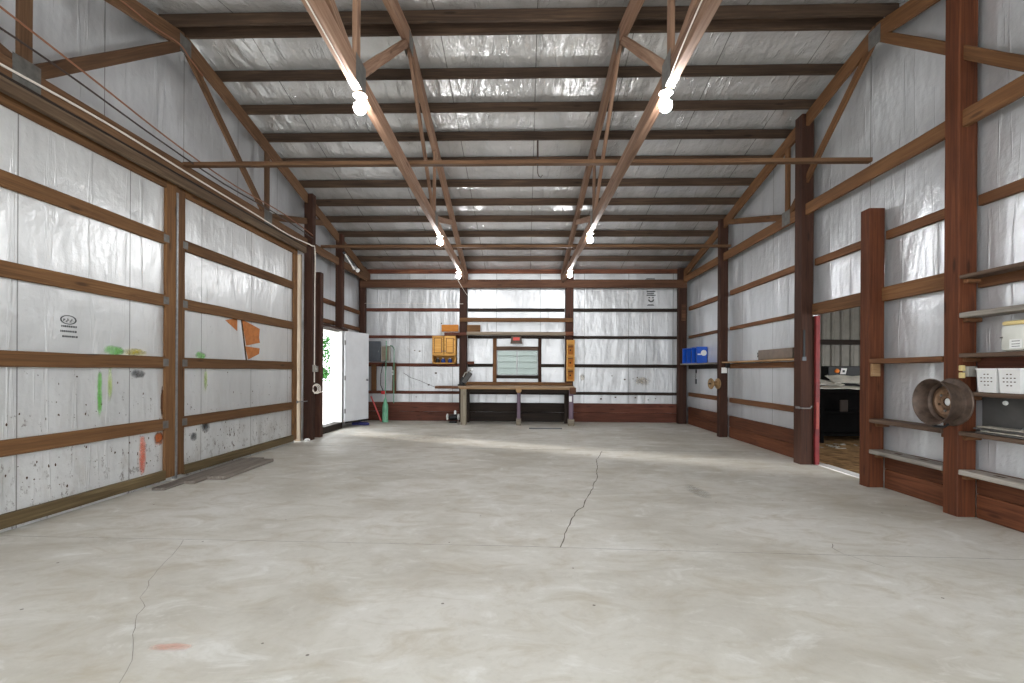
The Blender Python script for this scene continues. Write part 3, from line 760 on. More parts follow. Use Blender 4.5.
# electrical corner
rt = thing('breaker_panel', (-4.17, 13.3, 1.63), 'dark grey metal electrical panel in the back left corner', 'electrical panel')
m = MB(); m.box((-4.35, 13.30, 1.64), (-4.02, 13.39, 2.21), bev=.006); m.build('panel_box', DGREY, rt)
m = MB(); m.box((-4.33, 13.29, 1.66), (-4.04, 13.3, 2.19)); dd = m.build('panel_door', DGREY, rt)
m = MB(); m.box((-4.08, 13.28, 1.90), (-4.06, 13.29, 1.95)); m.build('latch', STEEL, dd)
rt = thing('junction_box', (-3.88, 13.3, 1.65), 'small beige metal box right of the dark electrical panel', 'electrical box')
m = MB(); m.box((-4.0, 13.27, 1.65), (-3.755, 13.39, 2.08), bev=.005); m.build('box_body', LGREY, rt)
m = MB(); m.box((-3.975, 13.262, 1.68), (-3.78, 13.27, 2.05)); m.build('box_cover', plain('cover_beige', lin(140, 128, 112), .5), rt)
rt = thing('corner_shelf', (-3.97, 13.25, 1.0), 'rough timber shelf frame under the electrical boxes', 'shelf')
board('shelf_board', (-4.40, 13.24, 1.59), (-3.60, 13.24, 1.59), .05, .26, W_SKIRT, parent=rt)
board('upright', (-4.21, 13.33, .78), (-4.21, 13.33, 1.565), .14, .06, W_GABLE, up=(1, 0, 0), parent=rt)
board('upright', (-3.64, 13.33, .78), (-3.64, 13.33, 1.565), .10, .06, W_GABLE, up=(1, 0, 0), parent=rt)
board('lower_board', (-4.40, 13.31, .80), (-3.6, 13.31, .80), .07, .09, W_SKIRT, parent=rt)
rt = thing('gas_cylinder', (-3.78, 13.1, 0), 'green cylinder with red valve and tall pipes in the corner', 'gas cylinder')
T = Matrix.Translation((-3.785, 12.98, 0))
m = MB(); m.lathe([(0, 0), (.085, 0), (.085, .03), (.078, .05), (.078, .40), (.07, .46), (.05, .52), (.04, .60), (.022, .64), (.022, .66), (0, .66)], T, 20); m.build('cylinder_body', GREEN, rt, True)
m = MB(); m.box((-3.89, 12.94, .755), (-3.79, 13.02, .84), bev=.01); m.build('red_valve', REDP, rt)
m = MB(); m.tube([(-3.785, 12.98, .64), (-3.785, 12.98, 1.2), (-3.77, 12.99, 1.7), (-3.77, 13.0, 2.2)], .013, 8); m.build('standpipe', GREENP, rt, True)
m = MB(); m.tube([(-3.83, 12.99, .8), (-3.92, 13.0, 1.0), (-3.92, 13.02, 1.3), (-3.88, 13.04, 1.56), (-3.8, 13.05, 1.66)], .012, 6); m.build('hose', BLACK, rt, True)
o = MB().tube([(-3.585, 13.09, .50), (-3.585, 13.09, 1.6), (-3.585, 13.10, 1.98), (-3.65, 13.2, 2.06), (-3.74, 13.26, 2.09)], .012, 8).build('conduit', GREENP, None, True, (-3.585, 13.09, .5)); tag(o, 'thin green conduit running up to the beige box', 'conduit')
rt = thing('outlet_box', (-3.66, 13.25, 1.34), 'white plug adapter on the corner shelf upright', 'plug')
m = MB(); m.box((-3.70, 13.24, 1.28), (-3.625, 13.295, 1.40), bev=.006); m.build('plug_body', WHITE, rt)
m = MB(); m.box((-3.685, 13.235, 1.31), (-3.64, 13.24, 1.37)); m.build('plug_face', LGREY, rt)
o = MB().tube([(-4.20, 13.05, .69), (-3.89, 12.98, .012)], .02, 8).build('red_pole', plain('faded_red_pole', lin(206, 84, 84), .5), None, True, (-3.89, 12.98, 0)); tag(o, 'thin faded red pole leaning beside the green cylinder', 'pole')
o = MB().tube([(-3.4, 13.42, 1.33), (-3.2, 13.42, 1.2), (-2.95, 13.42, 1.12), (-2.72, 13.42, 1.02), (-2.5, 13.42, .93)], .006, 6).build('dangling_wire', CABLEK, None, True, (-3, 13.42, 1)); tag(o, 'thin dark wire drooping across the foil right of the corner shelf', 'wire')
m = MB()
for k in range(6): m.lathe([(0, 0), (.07, 0), (.09, .03), (.06, .07), (0, .085)], Matrix.Translation((-4.35+k*.06, 12.2+random.uniform(-.1, .1), .001)), 10)
tag(m.build('blue_tarp', plain('blue_tarp_cloth', lin(60, 62, 120), .7), None, True, (-4.2, 12.2, 0)), 'crumpled dark blue cloth on the floor under the white door', 'cloth')

# ------------------------------------------------------------------ workbench
wb = thing('workbench', (-.22, 12.8, 0), 'long wooden workbench under the window', 'workbench')
board('bench_top', (-1.73, 12.80, .985), (1.27, 12.80, .985), .045, .76, W_BENCH, up=(0, 0, 1), parent=wb)
board('front_apron', (-1.70, 12.445, .955), (1.24, 12.445, .955), .055, .035, W_PALE, parent=wb)
board('rear_upstand', (-1.70, 13.12, 1.055), (1.27, 13.12, 1.055), .09, .04, W_DOOR, parent=wb)
board('under_rail', (-1.55, 12.52, .88), (1.10, 12.52, .88), .09, .04, W_BLACK, parent=wb)
def leg(xc, mat, w, foot, back=True):
    l = board('leg', (xc, 12.50, .0), (xc, 12.50, .93), w, .10, mat, up=(1, 0, 0), parent=wb)
    if foot:
        m = MB(); m.box((xc-w*.75, 12.43, .0), (xc+w*.75, 12.57, .17), bev=.008); m.build('foot_block', W_GLEG, l)
    return l
leg(-1.595, W_GLEG, .15, False); leg(-.165, W_LEG, .085, True); leg(1.185, W_LEG, .11, True)
for xc in (-1.55, -.165, 1.10): board('rear_leg', (xc, 13.05, 0), (xc, 13.05, .95), .09, .09, W_BLACK, up=(1, 0, 0), parent=wb)
m = MB(); m.lathe([(0, 0), (.06, 0), (.075, .01), (.075, .05), (.05, .065), (0, .065)], axis_frame((-.165, 12.42, .91), (0, -1, 0)), 18); m.build('round_knob', W_PALE, wb, True)
m = MB(); m.box((1.14, 12.38, .82), (1.30, 12.44, .985), bev=.008); m.build('end_block', W_HEAD, wb)
m = MB(); m.box((1.13, 12.435, .62), (1.20, 12.448, .76)); m.build('paper_label', WHITE, wb)
# vise on the bench end
vs = thing('bench_vise', (-1.64, 12.62, 1.009), 'black bench vise with pale handle on the bench end', 'vise')
T = Matrix.Translation((-1.64, 12.60, 1.06)) @ Matrix.Rotation(math.radians(34), 4, 'Y')
m = MB(); m.lathe([(0, 0), (.11, 0), (.11, .03), (.07, .05), (.06, .12), (0, .12)], Matrix.Translation((-1.66, 12.60, 1.010)), 16); m.build('swivel_base', BLACK, vs, True)
m = MB(); m.box((-.05, -.06, .04), (.07, .06, .36), T, .015); m.build('vise_body', DSHEET, vs)
m = MB(); m.box((-.11, -.055, .03), (-.04, .055, .16), T, .012); m.build('front_jaw', BLACK, vs)
m = MB(); m.tube([T @ Vector((-.08, -.03, .12)), T @ Vector((-.10, -.03, .28)), T @ Vector((.0, -.03, .43))], .016, 8); m.build('handle', LGREY, vs, True)
m = MB(); m.lathe([(0, 0), (.03, 0), (.03, .05), (0, .06)], T @ Matrix.Translation((.0, -.03, .42)), 12); m.build('handle_end', WHITE, vs, True)
# slab of wood on the girt left of the bench
o = board('timber_slab', (-2.46, 13.22, .945), (-1.83, 13.22, .945), .07, .22, W_HEAD); tag(o, 'red brown timber slab resting left of the workbench', 'timber slab')
# bench grinder on the floor
bg = thing('bench_grinder', (-1.95, 12.9, 0), 'black and white bench grinder on the floor left of the workbench', 'bench grinder')
m = MB(); m.box((-2.03, 12.86, .0), (-1.83, 13.02, .05), bev=.01); m.build('grinder_base', BLACK, bg)
m = MB(); m.lathe([(0, -.12), (.05, -.12), (.075, -.09), (.08, 0), (.075, .09), (.05, .12), (0, .12)], axis_frame((-1.93, 12.94, .15), (1, 0, 0)), 18); m.build('motor', BLACK, bg, True)
for s in (-1, 1):
    m = MB(); m.lathe([(0, -.02), (.075, -.02), (.085, -.012), (.085, .012), (.075, .02), (0, .02)], axis_frame((-1.93+s*.15, 12.90, .16), (1, 0, 0)), 20); m.build('grinding_wheel', WHITE, bg, True)
m = MB(); m.lathe([(0, 0), (.03, 0), (.03, .07), (.02, .1), (0, .1)], Matrix.Translation((-1.88, 12.94, .23)), 12); m.build('white_guard', WHITE, bg, True)
m = MB(); m.box((.10, 11.72, .001), (.90, 11.80, .018), bev=.003); tag(m.build('steel_bar', DGREY, origin=(.5, 11.76, 0)), 'flat dark steel bar lying on the floor before the workbench', 'steel bar')

# ------------------------------------------------------------------ right wall framing
XG = 4.41
bayR = [('A', 10.70, 13.12, 'between back corner and pulley post'), ('B', 7.69, 10.50, 'between pulley post and doorway post'), ]
GR = [(.75, .85), (2.30, 2.37), (3.05, 3.155)]
nmR = ['lowest', 'middle', 'highest']
for k, ya, yb, where in bayR:
    for i, (a, b) in enumerate(GR):
        o = board('wall_girt', (XG, ya, (a+b)/2), (XG, yb, (a+b)/2), b-a, .05, W_GIRT)
        tag(o, '%s brown girt on the right wall %s' % (nmR[i], where), 'girt', 'girts on the right wall')
    o = board('wall_girt', (XG, ya, 1.53), (XG, yb, 1.53), .10, .05, W_BLACK if k == 'A' else W_GIRT)
    tag(o, 'brown girt under the wall shelf on the right wall %s' % where, 'girt', 'girts on the right wall')
for ya, yb, where in ((6.21, 7.46, 'above the doorway'), (5.02, 6.01, 'between short post and wheel post'), (3.3, 4.81, 'above the shelves nearest the camera')):
    o = board('wall_girt', (XG, ya, 3.08), (XG, yb, 3.08), .105, .05, W_GIRT); tag(o, 'high brown girt on the right wall %s' % where, 'girt', 'girts on the right wall')
for ya, yb, where in ((6.20, 7.46, 'over the doorway opening'), (5.02, 6.02, 'continuing from doorway to the wheel post')):
    o = board('door_header', (4.385, ya, 2.36), (4.385, yb, 2.36), .17, .075, W_GABLE); tag(o, 'deep brown header board on the right wall %s' % where, 'header board')
o = board('wall_girt', (XG, 3.3, 2.28), (XG, 4.81, 2.28), .10, .05, W_GIRT); tag(o, 'brown girt under the top shelf nearest the camera', 'girt', 'girts on the right wall')
o = board('wall_girt', (XG, 3.3, 1.50), (XG, 4.81, 1.50), .11, .05, W_SKIRT); tag(o, 'brown girt behind the jug shelf nearest the camera', 'girt', 'girts on the right wall')
for ya, yb, where, k in ((10.70, 13.12, 'behind the blue bins bay', 1), (7.69, 10.50, 'below the tool tray shelf', 2), (5.02, 6.01, 'under the two ledges beside the doorway', 3), (3.0, 4.81, 'under the shelves nearest the camera', 4)):
    rt = thing('baseboard_right' if k == 1 else 'baseboard_right_%d' % k, (XG, (ya+yb)/2, 0), 'red brown skirt boards on the right wall %s' % where, 'baseboard', kind='structure')
    for q in range(2): board('skirt_board', (XG, ya, .115+.235*q), (XG, yb, .115+.235*q), .23, .05, W_SKIRTR, parent=rt)

def shelf(y0, y1, zt_, th, mat, label, cleats=(), x0=4.22, x1=4.43, slots=()):
    rt = thing('wall_shelf', (x0, (y0+y1)/2, zt_-th), label, 'shelf', 'shelves on the right wall')
    board('shelf_board', ((x0+x1)/2, y0, zt_-th/2), ((x0+x1)/2, y1, zt_-th/2), th, x1-x0, mat, parent=rt)
    for y in cleats:
        board('cleat', (4.26, y, zt_-th-.022), (4.40, y, zt_-th-.022), .04, .05, W_GIRT, parent=rt)
    for y in slots:
        m = MB(); m.box((4.29, y-.05, zt_-.0005), (4.33, y+.05, zt_+.0015)); m.build('dark_slot', HOLE, rt)
    return rt
near = lambda s: s+' between wheel post and camera'
yc = (4.80,)
shelf(3.3, 4.82, 2.355, .035, W_SHELF, near('top brown shelf'), yc)
shelf(3.3, 4.82, 1.99, .05, W_GREY, near('grey weathered shelf, second from the top,'), yc)
shelf(3.3, 4.82, 1.595, .04, W_SHELF, near('brown shelf under the white jug'), yc)
shelf(3.3, 4.82, 1.225, .04, W_SHELF, near('brown shelf holding the white baskets'), yc)
shelf(3.3, 4.82, .838, .04, W_SHELF, near('brown shelf holding the old flat sheets'), yc)
shelf(3.3, 4.82, .465, .05, W_GREY, near('bottom grey shelf with dark slots'), yc, slots=(4.5, 4.15))
rt = shelf(5.01, 6.12, 1.575, .06, W_GIRT, 'upper brown ledge between the doorway post and wheel post', x0=4.21)
m = MB(); m.box((4.215, 5.98, 1.36), (4.31, 6.025, 1.512), bev=.006); m.build('support_block', W_PALE, rt)
shelf(5.01, 6.12, .842, .05, W_SHELF, 'middle grey brown ledge between the doorway post and wheel post', (5.98, 5.04), x0=4.21)
shelf(5.01, 6.12, .465, .05, W_GREY, 'lowest grey ledge with slots between the doorway post and wheel post', (5.98, 5.04), x0=4.21, slots=(5.7, 5.35))
shelf(10.70, 13.5-.4, 1.615, .03, W_GREY, 'pale shelf holding the blue bins', x0=4.16)
shelf(7.69, 10.50, 1.625, .03, W_PALE, 'pale shelf holding the long metal tray', x0=4.22)

# blue bins
bb = thing('blue_bin_rack', (4.28, 11.9, 1.617), 'bright blue plastic bin rack with three open cells on the right wall shelf', 'plastic bin')
X0, X1, Y0, Y1, Z0, H = 4.17, 4.43, 11.90, 12.95, 1.617, .40
m = MB()
m.box((X0, Y0, Z0), (X1, Y1, Z0+.015)); m.box((X0, Y0, Z0+H-.015), (X1, Y1, Z0+H)); m.box((X1-.012, Y0, Z0), (X1, Y1, Z0+H))
for y in (Y0+.33, Y0+.68, Y1-.02): m.box((X0, y, Z0), (X1, y+.02, Z0+H))
m.build('bin_cells', BLUE, bb)
m = MB(); m.box((X0, Y0-.02, Z0), (X1, Y0-.0005, Z0+H)); sd = m.build('solid_side', BLUE, bb)
m = MB(); m.lathe([(0, 0), (.07, 0), (.07, .005), (0, .005)], axis_frame((X0+.17, Y0-.021, Z0+.25), (0, -1, 0)), 20); m.box((X0+.02, Y0-.027, Z0+.20), (X0+.15, Y0-.021, Z0+.23)); m.build('white_emblem', WHITE, sd)
for k, (mt, h) in enumerate(((BLUED, .26), (BLACK, .30), (BLUED, .22))):
    y = Y0+.03+k*.345
    m = MB(); m.box((X0+.08, y, Z0+.016), (X1-.02, y+.26, Z0+.016+h), bev=.01); m.build('bin_contents', mt, bb)
# hanging chain latch below
ch = thing('hanging_chain', (4.41, 12.66, 1.46), 'dark hook and chain hanging on the foil under the blue bins', 'chain')
m = MB(); m.box((4.425, 12.62, 1.37), (4.438, 12.70, 1.47), bev=.004); m.build('wall_hook', BLACK, ch)
for k in range(4):
    m = MB(); m.lathe([(.016, -.005), (.021, 0), (.016, .005), (.011, 0)], axis_frame((4.42, 12.66, 1.35-k*.035), (1, 0, 0) if k % 2 else (0, 1, 0)), 12, True); m.build('chain_link', STEEL, ch, True)
m = MB(); m.box((4.415, 12.62, 1.09), (4.438, 12.70, 1.22), bev=.006); m.build('padlock', DGREY, ch)
# pulley on the post
pu = thing('pulley_wheel', (4.12, 10.62, 1.15), 'small brass coloured pulley wheel on the dark post', 'pulley')
m = MB(); m.lathe([(.02, -.10), (.11, -.10), (.12, -.085), (.11, -.07), (.06, -.055), (.05, 0), (.06, .04), (.11, .055), (.12, .07), (.11, .085), (.02, .085)], axis_frame((4.08, 10.56, 1.15), (-1, -.15, 0)), 28, True); m.build('spool_flange', BRASS, pu, True)
m = MB(); m.tube([(4.19, 10.57, 1.15), (3.965, 10.545, 1.15)], .02, 10); m.build('axle', RUSTD, pu, True)
# outlet on pulley post
ob = thing('outlet_box', (4.27, 10.5, 1.46), 'white electrical outlet with black plug on the pulley post', 'outlet')
m = MB(); m.box((4.22, 10.49, 1.38), (4.33, 10.518, 1.50), bev=.004); m.build('outlet_cover', WHITE, ob)
m = MB(); m.box((4.30, 10.44, 1.49), (4.37, 10.515, 1.60), bev=.01); m.build('black_plug', BLACK, ob)
# metal tray
tr = thing('metal_tray', (4.32, 8.4, 1.626), 'long grey metal tool tray on the pale right wall shelf', 'tool tray')
m = MB(); m.box((4.25, 7.80, 1.627), (4.40, 8.94, 1.64)); m.box((4.25, 7.80, 1.627), (4.258, 8.94, 1.80)); m.box((4.392, 7.80, 1.627), (4.40, 8.94, 1.80)); m.box((4.25, 7.80, 1.627), (4.40, 7.808, 1.80)); m.box((4.25, 8.932, 1.627), (4.40, 8.94, 1.80)); m.build('tray_body', plain('tray_brown_grey', lin(132, 116, 104), .5, .3), tr)
m = MB(); m.tube([(4.30, 8.945, 1.69), (4.30, 9.06, 1.69), (4.30, 9.06, 1.755), (4.30, 8.945, 1.755)], .012, 8); m.build('tray_handle', BLACK, tr, True)
# hardware on the doorway post
hb = thing('door_hook', (4.19, 7.55, .86), 'steel latch bolt on the doorway post', 'latch')
m = MB(); m.box((4.185, 7.49, .845), (4.194, 7.6, .88)); m.build('latch_plate', STEEL, hb)
m = MB(); m.tube([(4.175, 7.46, .862), (4.18, 7.40, .862), (4.30, 7.40, .862), (4.32, 7.40, .90)], .010, 8); m.build('latch_bolt', STEEL, hb, True)
sw = thing('strap_hinge', (4.25, 7.46, 1.62), 'long black steel strap on the doorway post above the latch', 'strap')
m = MB(); m.box((4.22, 7.455, 1.62), (4.25, 7.468, 2.05)); m.build('strap_bar', BLACK, sw)
m = MB(); m.box((4.205, 7.45, 1.58), (4.265, 7.468, 1.64), bev=.003); m.build('strap_pad', DGREY, sw)
# red door edge, folded into the next room
rd = thing('door_4', (4.46, 7.44, 0), 'open door with a faded red edge at the right doorway', 'door', kind='structure')
m = MB(); m.box((4.545, 7.70, .01), (4.59, 8.62, 2.26)); m.build('door_panel', PINKR, rd)
board('door_edge', (4.418, 7.44, .01), (4.418, 7.44, 2.26), .065, .045, W_RED, up=(1, 0, 0), parent=rd)
board('door_stop', (4.41, 7.53, .0), (4.41, 7.53, 2.26), .05, .12, W_DARK, up=(1, 0, 0), parent=rd)
bpy.data.objects['door_edge'].data.materials[0] = PINKR
m = MB(); m.box((4.392, 7.405, .55), (4.43, 7.416, .95)); m.build('edge_plate', plain('orange_edge', lin(160, 70, 60), .5), rd)
m = MB(); m.box((4.43, 6.2, .001), (4.60, 7.44, .012)); tag(m.build('trim_3', WHITE, origin=(4.5, 6.8, 0)), 'white threshold strip across the right doorway', 'threshold', kind='structure')

# ------------------------------------------------------------------ steel wheel on post
wh = thing('wheel_rim', (4.19, 4.93, 1.12), 'big bare rusty steel wheel rim hung on the reddish post', 'wheel rim')
ax = Vector((-1, -.01, 0)).normalized()
Mx = axis_frame((4.212, 4.875, 1.118), ax)
outer = [(.205, .006), (.236, 0), (.242, .010), (.236, .022), (.210, .028), (.188, .036), (.182, .055), (.186, .07), (.205, .085), (.213, .19), (.224, .206), (.234, .213), (.237, .220), (.230, .223), (.207, .196), (.198, .09), (.179, .074), (.175, .055), (.181, .034), (.20, .02)]
Mx = Mx @ Matrix.Scale(.97, 4)
m = MB(); m.lathe(outer, Mx, 48, True); m.build('rim_barrel', RUST, wh, True)
dz = -.062
m = MB(); m.lathe([(r, h+dz) for r, h in ((.178, .10), (.165, .125), (.13, .135), (.115, .120), (.085, .115), (.07, .128), (.05, .13), (.044, .128), (.044, .120), (.07, .118), (.085, .106), (.115, .110), (.13, .124), (.165, .114), (.175, .09))], Mx, 48, True); dsk = m.build('wheel_disc', plain('hub_tan_rust', lin(146, 116, 92), .5, .5, .25, 20), wh, True)
for k in range(6):
    a = 2*math.pi*k/6+.3
    m = MB(); m.lathe([(0, 0), (.014, 0), (.014, .004), (.01, .012), (0, .012)], Mx @ Matrix.Translation((.093*math.cos(a), .093*math.sin(a), .118+dz)), 10); m.build('lug_hole', HOLE if k % 2 else STEEL, dsk)
m = MB(); m.lathe([(0, .01), (.038, .01), (.038, .05), (.03, .056), (0, .056)], Mx, 20); m.build('hub_stub', WHITE, wh, True)
m = MB(); m.tube([(4.20, 4.90, .90), (4.15, 4.90, .87), (4.08, 4.92, .875), (4.03, 4.93, .90)], .012, 8); m.build('support_bracket', BLACK, wh, True)

# things on the near shelves
def jug():
    rt = thing('plastic_jug', (4.33, 4.32, 1.597), 'translucent white plastic jug on the upper shelf nearest the camera', 'jug')
    m = MB(); m.box((4.23, 4.22, 1.597), (4.41, 4.43, 1.83), bev=.03); m.build('jug_body', JUG, rt, True)
    m = MB(); m.box((4.236, 4.226, 1.825), (4.404, 4.424, 1.865), bev=.018); m.build('jug_top', YELL, rt, True)
    m = MB(); m.box((4.2285, 4.235, 1.62), (4.2305, 4.34, 1.70)); lb = m.build('paper_label', WHITE, rt)
    m = MB()
    for z in (1.635, 1.655, 1.68): m.box((4.2275, 4.25, z), (4.2284, 4.32, z+.006))
    m.build('label_print', INK, lb)
    m = MB(); m.box((4.227, 4.40, 1.715), (4.231, 4.425, 1.725)); m.build('level_mark', BLACK, rt)
jug()
def basket(y0, y1, lab):
    rt = thing('plastic_basket', (4.32, (y0+y1)/2, 1.227), lab, 'basket', 'white baskets on the right wall shelf')
    m = MB(); xa, xb, z0, z1 = 4.235, 4.41, 1.227, 1.445
    for s, (a, b) in enumerate((((xa+.008, y0+.012), (xa, y0)),)):
        pass
    def tp(x, y, f): return ((xa+xb)/2+(x-(xa+xb)/2)*f, (y0+y1)/2+(y-(y0+y1)/2)*f)
    cs = [(xa, y0), (xb, y0), (xb, y1), (xa, y1)]
    B = [tp(x, y, .9)+(z0,) for x, y in cs]; Tt = [(x, y, z1) for x, y in cs]
    Bi = [tp(x, y, .86)+(z0+.006,) for x, y in cs]; Ti = [tp(x, y, .95)+(z1,) for x, y in cs]
    vs = B+Tt+Bi+Ti
    fs = [(0, 1, 2, 3), (8, 9, 10, 11)]
    for k in range(4):
        j = (k+1) % 4
        fs += [(k, j, 4+j, 4+k), (8+k, 8+j, 12+j, 12+k), (4+k, 4+j, 12+j, 12+k)]
    link('basket_body', mesh_from(vs, fs), TUB, None, rt)
    m = MB(); m.box((xa-.006, y0-.004, z1-.012), (xa+.004, y1+.004, z1+.003)); m.box((xa-.006, y0-.006, z1-.012), (xb, y0+.003, z1+.003)); m.box((xa-.006, y1-.003, z1-.012), (xb, y1+.006, z1+.003)); m.build('basket_rim', WHITE, rt)
    m = MB()
    for r in range(4):
        for k in range(4):
            if r in (0, 3) and k in (0, 3): continue
            y = y0+(y1-y0)*(.25+.17*k); z = 1.29+r*.033
            f = (z-z0)/(z1-z0); xx = (xa+xb)/2-(xb-xa)/2*(.9+.1*f)
            m.box((xx-.0012, y-.008, z), (xx+.002, y+.008, z+.009))
    m.build('vent_hole', HOLE, rt)
basket(4.465, 4.655, 'white perforated plastic basket nearer the wheel post')
basket(4.255, 4.445, 'white perforated plastic basket nearer the camera, beside its twin')
# stack of old sheets
for k, (ya, yb, dz, mt, lab) in enumerate(((3.6, 4.66, 0, DSHEET, 'dark thin sheet at the bottom of the flat stack on the lower shelf'), (3.55, 4.62, .016, PAPER, 'pale ragged sheet in the middle of the flat stack on the lower shelf'), (3.6, 4.70, .034, DSHEET, 'grey thin sheet in the upper half of the flat stack on the lower shelf'), (3.55, 4.68, .052, PAPER, 'pale ragged sheet topmost of the flat stack on the lower shelf'))):
    o = board('flat_sheet', (4.325, ya, .842+dz+.007), (4.325, yb, .842+dz+.007), .012, .19-.02*k, mt, wob=.003); tag(o, lab, 'sheet', 'old sheets stacked on the lower shelf')
# dark rounded sheet behind
m = MB(); 
P = [(4.425, 4.80, .86), (4.425, 4.80, 1.19), (4.425, 4.30, 1.19)]+[(4.425, 4.30+.22*(1-math.cos(a))*-0+ -.02+.22*math.sin(a)*-0+.16*(1-math.cos(a)), 1.19-.27*math.sin(a)) for a in (.2, .5, .8, 1.1, 1.4)]+[(4.425, 4.50, .86)]
m.poly(P, (.01, 0, 0)); tag(m.build('rubber_mat', DSHEET, origin=(4.43, 4.5, .86)), 'dark grey rubber sheet standing behind the flat stack on the lower shelf', 'rubber sheet')
m = MB(); m.lathe([(0, 0), (.02, 0), (.024, .008), (.018, .02), (0, .024)], axis_frame((4.42, 4.56, 1.13), (-1, 0, 0)), 14); tag(m.build('round_button', WHITE, None, True, (4.42, 4.56, 1.13)), 'small white knob on the dark rubber sheet', 'button')
ob = thing('outlet_box', (4.28, 4.82, 1.42), 'grey outlet box with cream sockets on the reddish post', 'outlet')
m = MB(); m.box((4.262, 4.77, 1.37), (4.345, 4.829, 1.47), bev=.005); m.build('outlet_cover', LGREY, ob)
for z in (1.355, 1.425):
    m = MB(); m.box((4.222, 4.79, z), (4.258, 4.829, z+.055), bev=.006); m.build('socket', YELL, ob)

# ------------------------------------------------------------------ planks on the floor at the left doors
def plank(a, b, w, t, z, lab, mat=None):
    mat = mat or W_FLOORP
    o = board('floor_plank', (a[0], a[1], z+t/2), (b[0], b[1], z+t/2), t, w, mat, wob=.004); tag(o, lab, 'plank', 'weathered planks on the floor')
plank((-4.22, 5.45), (-4.30, 7.35), .15, .03, .001, 'weathered plank lying closest to the sliding doors')
plank((-4.13, 5.78), (-4.16, 7.40), .22, .035, .001, 'weathered middle plank lying by the sliding doors')
plank((-3.92, 6.02), (-3.95, 7.25), .25, .045, .001, 'thicker weathered plank lying farthest from the sliding doors')
m = MB(); m.lathe([(0, 0), (.05, 0), (.06, .03), (.03, .05), (0, .055)], Matrix.Translation((-4.28, 9.38, .001)), 10); tag(m.build('white_rag', WHITE, None, True, (-4.28, 9.38, 0)), 'small white scrap on the floor at the end of the sliding door', 'scrap')

# ------------------------------------------------------------------ cables, small electrics on the left
def cable(name, pts, r, mat, lab, cat='cable', grp=None):
    Q = []
    P = [Vector(p) for p in pts]
    for i in range(len(P)-1):
        p0, p1, p2, p3 = P[max(i-1, 0)], P[i], P[i+1], P[min(i+2, len(P)-1)]
        for k in range(6):
            t = k/6
            Q.append(.5*((2*p1)+(-p0+p2)*t+(2*p0-5*p1+4*p2-p3)*t*t+(-p0+3*p1-3*p2+p3)*t**3))
    Q.append(P[-1])
    o = MB().tube(Q, r, 6).build(name, mat, None, True, P[-1]); tag(o, lab, cat, grp); return o
xw = -4.325
cable('power_cable', [(xw, 3.2, 3.86), (xw, 3.9, 3.90), (xw, 4.9, 3.93), (xw, 6.2, 3.90), (xw, 7.6, 3.88), (xw, 8.7, 3.86), (-4.24, 9.42, 3.86), (-4.24, 9.60, 3.80), (-4.24, 9.60, 3.0), (-4.24, 9.60, 1.9), (-4.24, 9.60, 1.15)], .011, CABLE, 'white power cable along the truss chord and down the dark post')
cable('power_cable', [(-4.25, 3.4, 4.15), (-4.2, 4.2, 4.10), (-4.2, 5.4, 4.02), (-4.2, 6.6, 3.98), (-4.2, 8.0, 4.02), (-4.24, 9.5, 4.02)], .009, CABLEK, 'dark thin cable sagging beside the left gable truss, lower of two')
cable('power_cable', [(-4.25, 3.4, 4.35), (-4.2, 4.4, 4.22), (-4.2, 5.6, 4.10), (-4.2, 6.8, 4.05), (-4.2, 8.2, 4.10), (-4.24, 9.5, 4.08)], .009, CABLEB, 'brown thin cable sagging beside the left gable truss, upper of two')
cable('power_cable', [(-4.338, 4.4, 5.2), (-4.338, 5.0, 5.33), (-4.338, 5.5, 5.38), (-4.338, 5.9, 5.46), (-4.338, 6.1, 5.40), (-4.338, 6.35, 5.33)], .008, CABLEB, 'tan cord stapled to the left gable rafter near the peak')
cable('power_cable', [(1.18, 3.0, 3.93), (1.172, 3.5, 3.88), (1.168, 3.9, 3.82), (1.175, 4.02, 3.785), (1.20, 4.09, 3.78)], .006, CABLE, 'thin white cord on the right centre truss leading to its near bulb')
cable('power_cable', [(-1.43, 3.0, 3.792), (-1.44, 3.6, 3.79), (-1.45, 4.08, 3.792)], .006, CABLE, 'thin pale cord on the left centre truss leading to its near bulb')
cable('power_cable', [(-1.64, 11.75, 3.795), (-1.75, 12.4, 3.75), (-1.62, 13.0, 3.50), (-1.52, 13.13, 3.38)], .006, CABLE, 'thin cord drooping from the rear left bulb to the back post')
cable('wall_wire', [(-4.4, 13.1, 3.23), (-2.8, 13.1, 3.22), (-1.7, 13.1, 3.22)], .005, CABLE, 'thin white wire strung along the back wall left of the cabinet post')
ol = thing('outlet_box', (-4.23, 9.6, 1.1), 'white outlet with coiled cable on the dark post by the sliding door', 'outlet')
m = MB(); m.box((-4.249, 9.53, 1.36), (-4.22, 9.63, 1.50), bev=.004); m.build('outlet_cover', LGREY, ol)
m = MB(); 
for k in range(3):
    m.lathe([(.07+.012*k, -.008), (.08+.012*k, 0), (.07+.012*k, .008), (.06+.012*k, 0)], axis_frame((-4.225+.006*k, 9.60+.03*k, 1.02), (1, -.5, .1)), 24, True)
m.build('coiled_cable', CABLE, ol, True)
m = MB(); m.tube([(-4.235, 9.6, .93), (-4.235, 9.85, .94), (-4.24, 10.0, .95)], .012, 8); m.build('hook_bar', CABLE, ol, True)
s2 = thing('switch_box', (-4.3, 9.87, 1.4), 'pair of grey switch boxes on the short post by the man door', 'switch')
m = MB(); m.box((-4.36, 9.865, 1.36), (-4.29, 9.899, 1.48), bev=.004); m.build('switch_cover', LGREY, s2)
m = MB(); m.box((-4.335, 9.855, 1.40), (-4.315, 9.866, 1.44)); m.build('switch_lever', WHITE, s2)
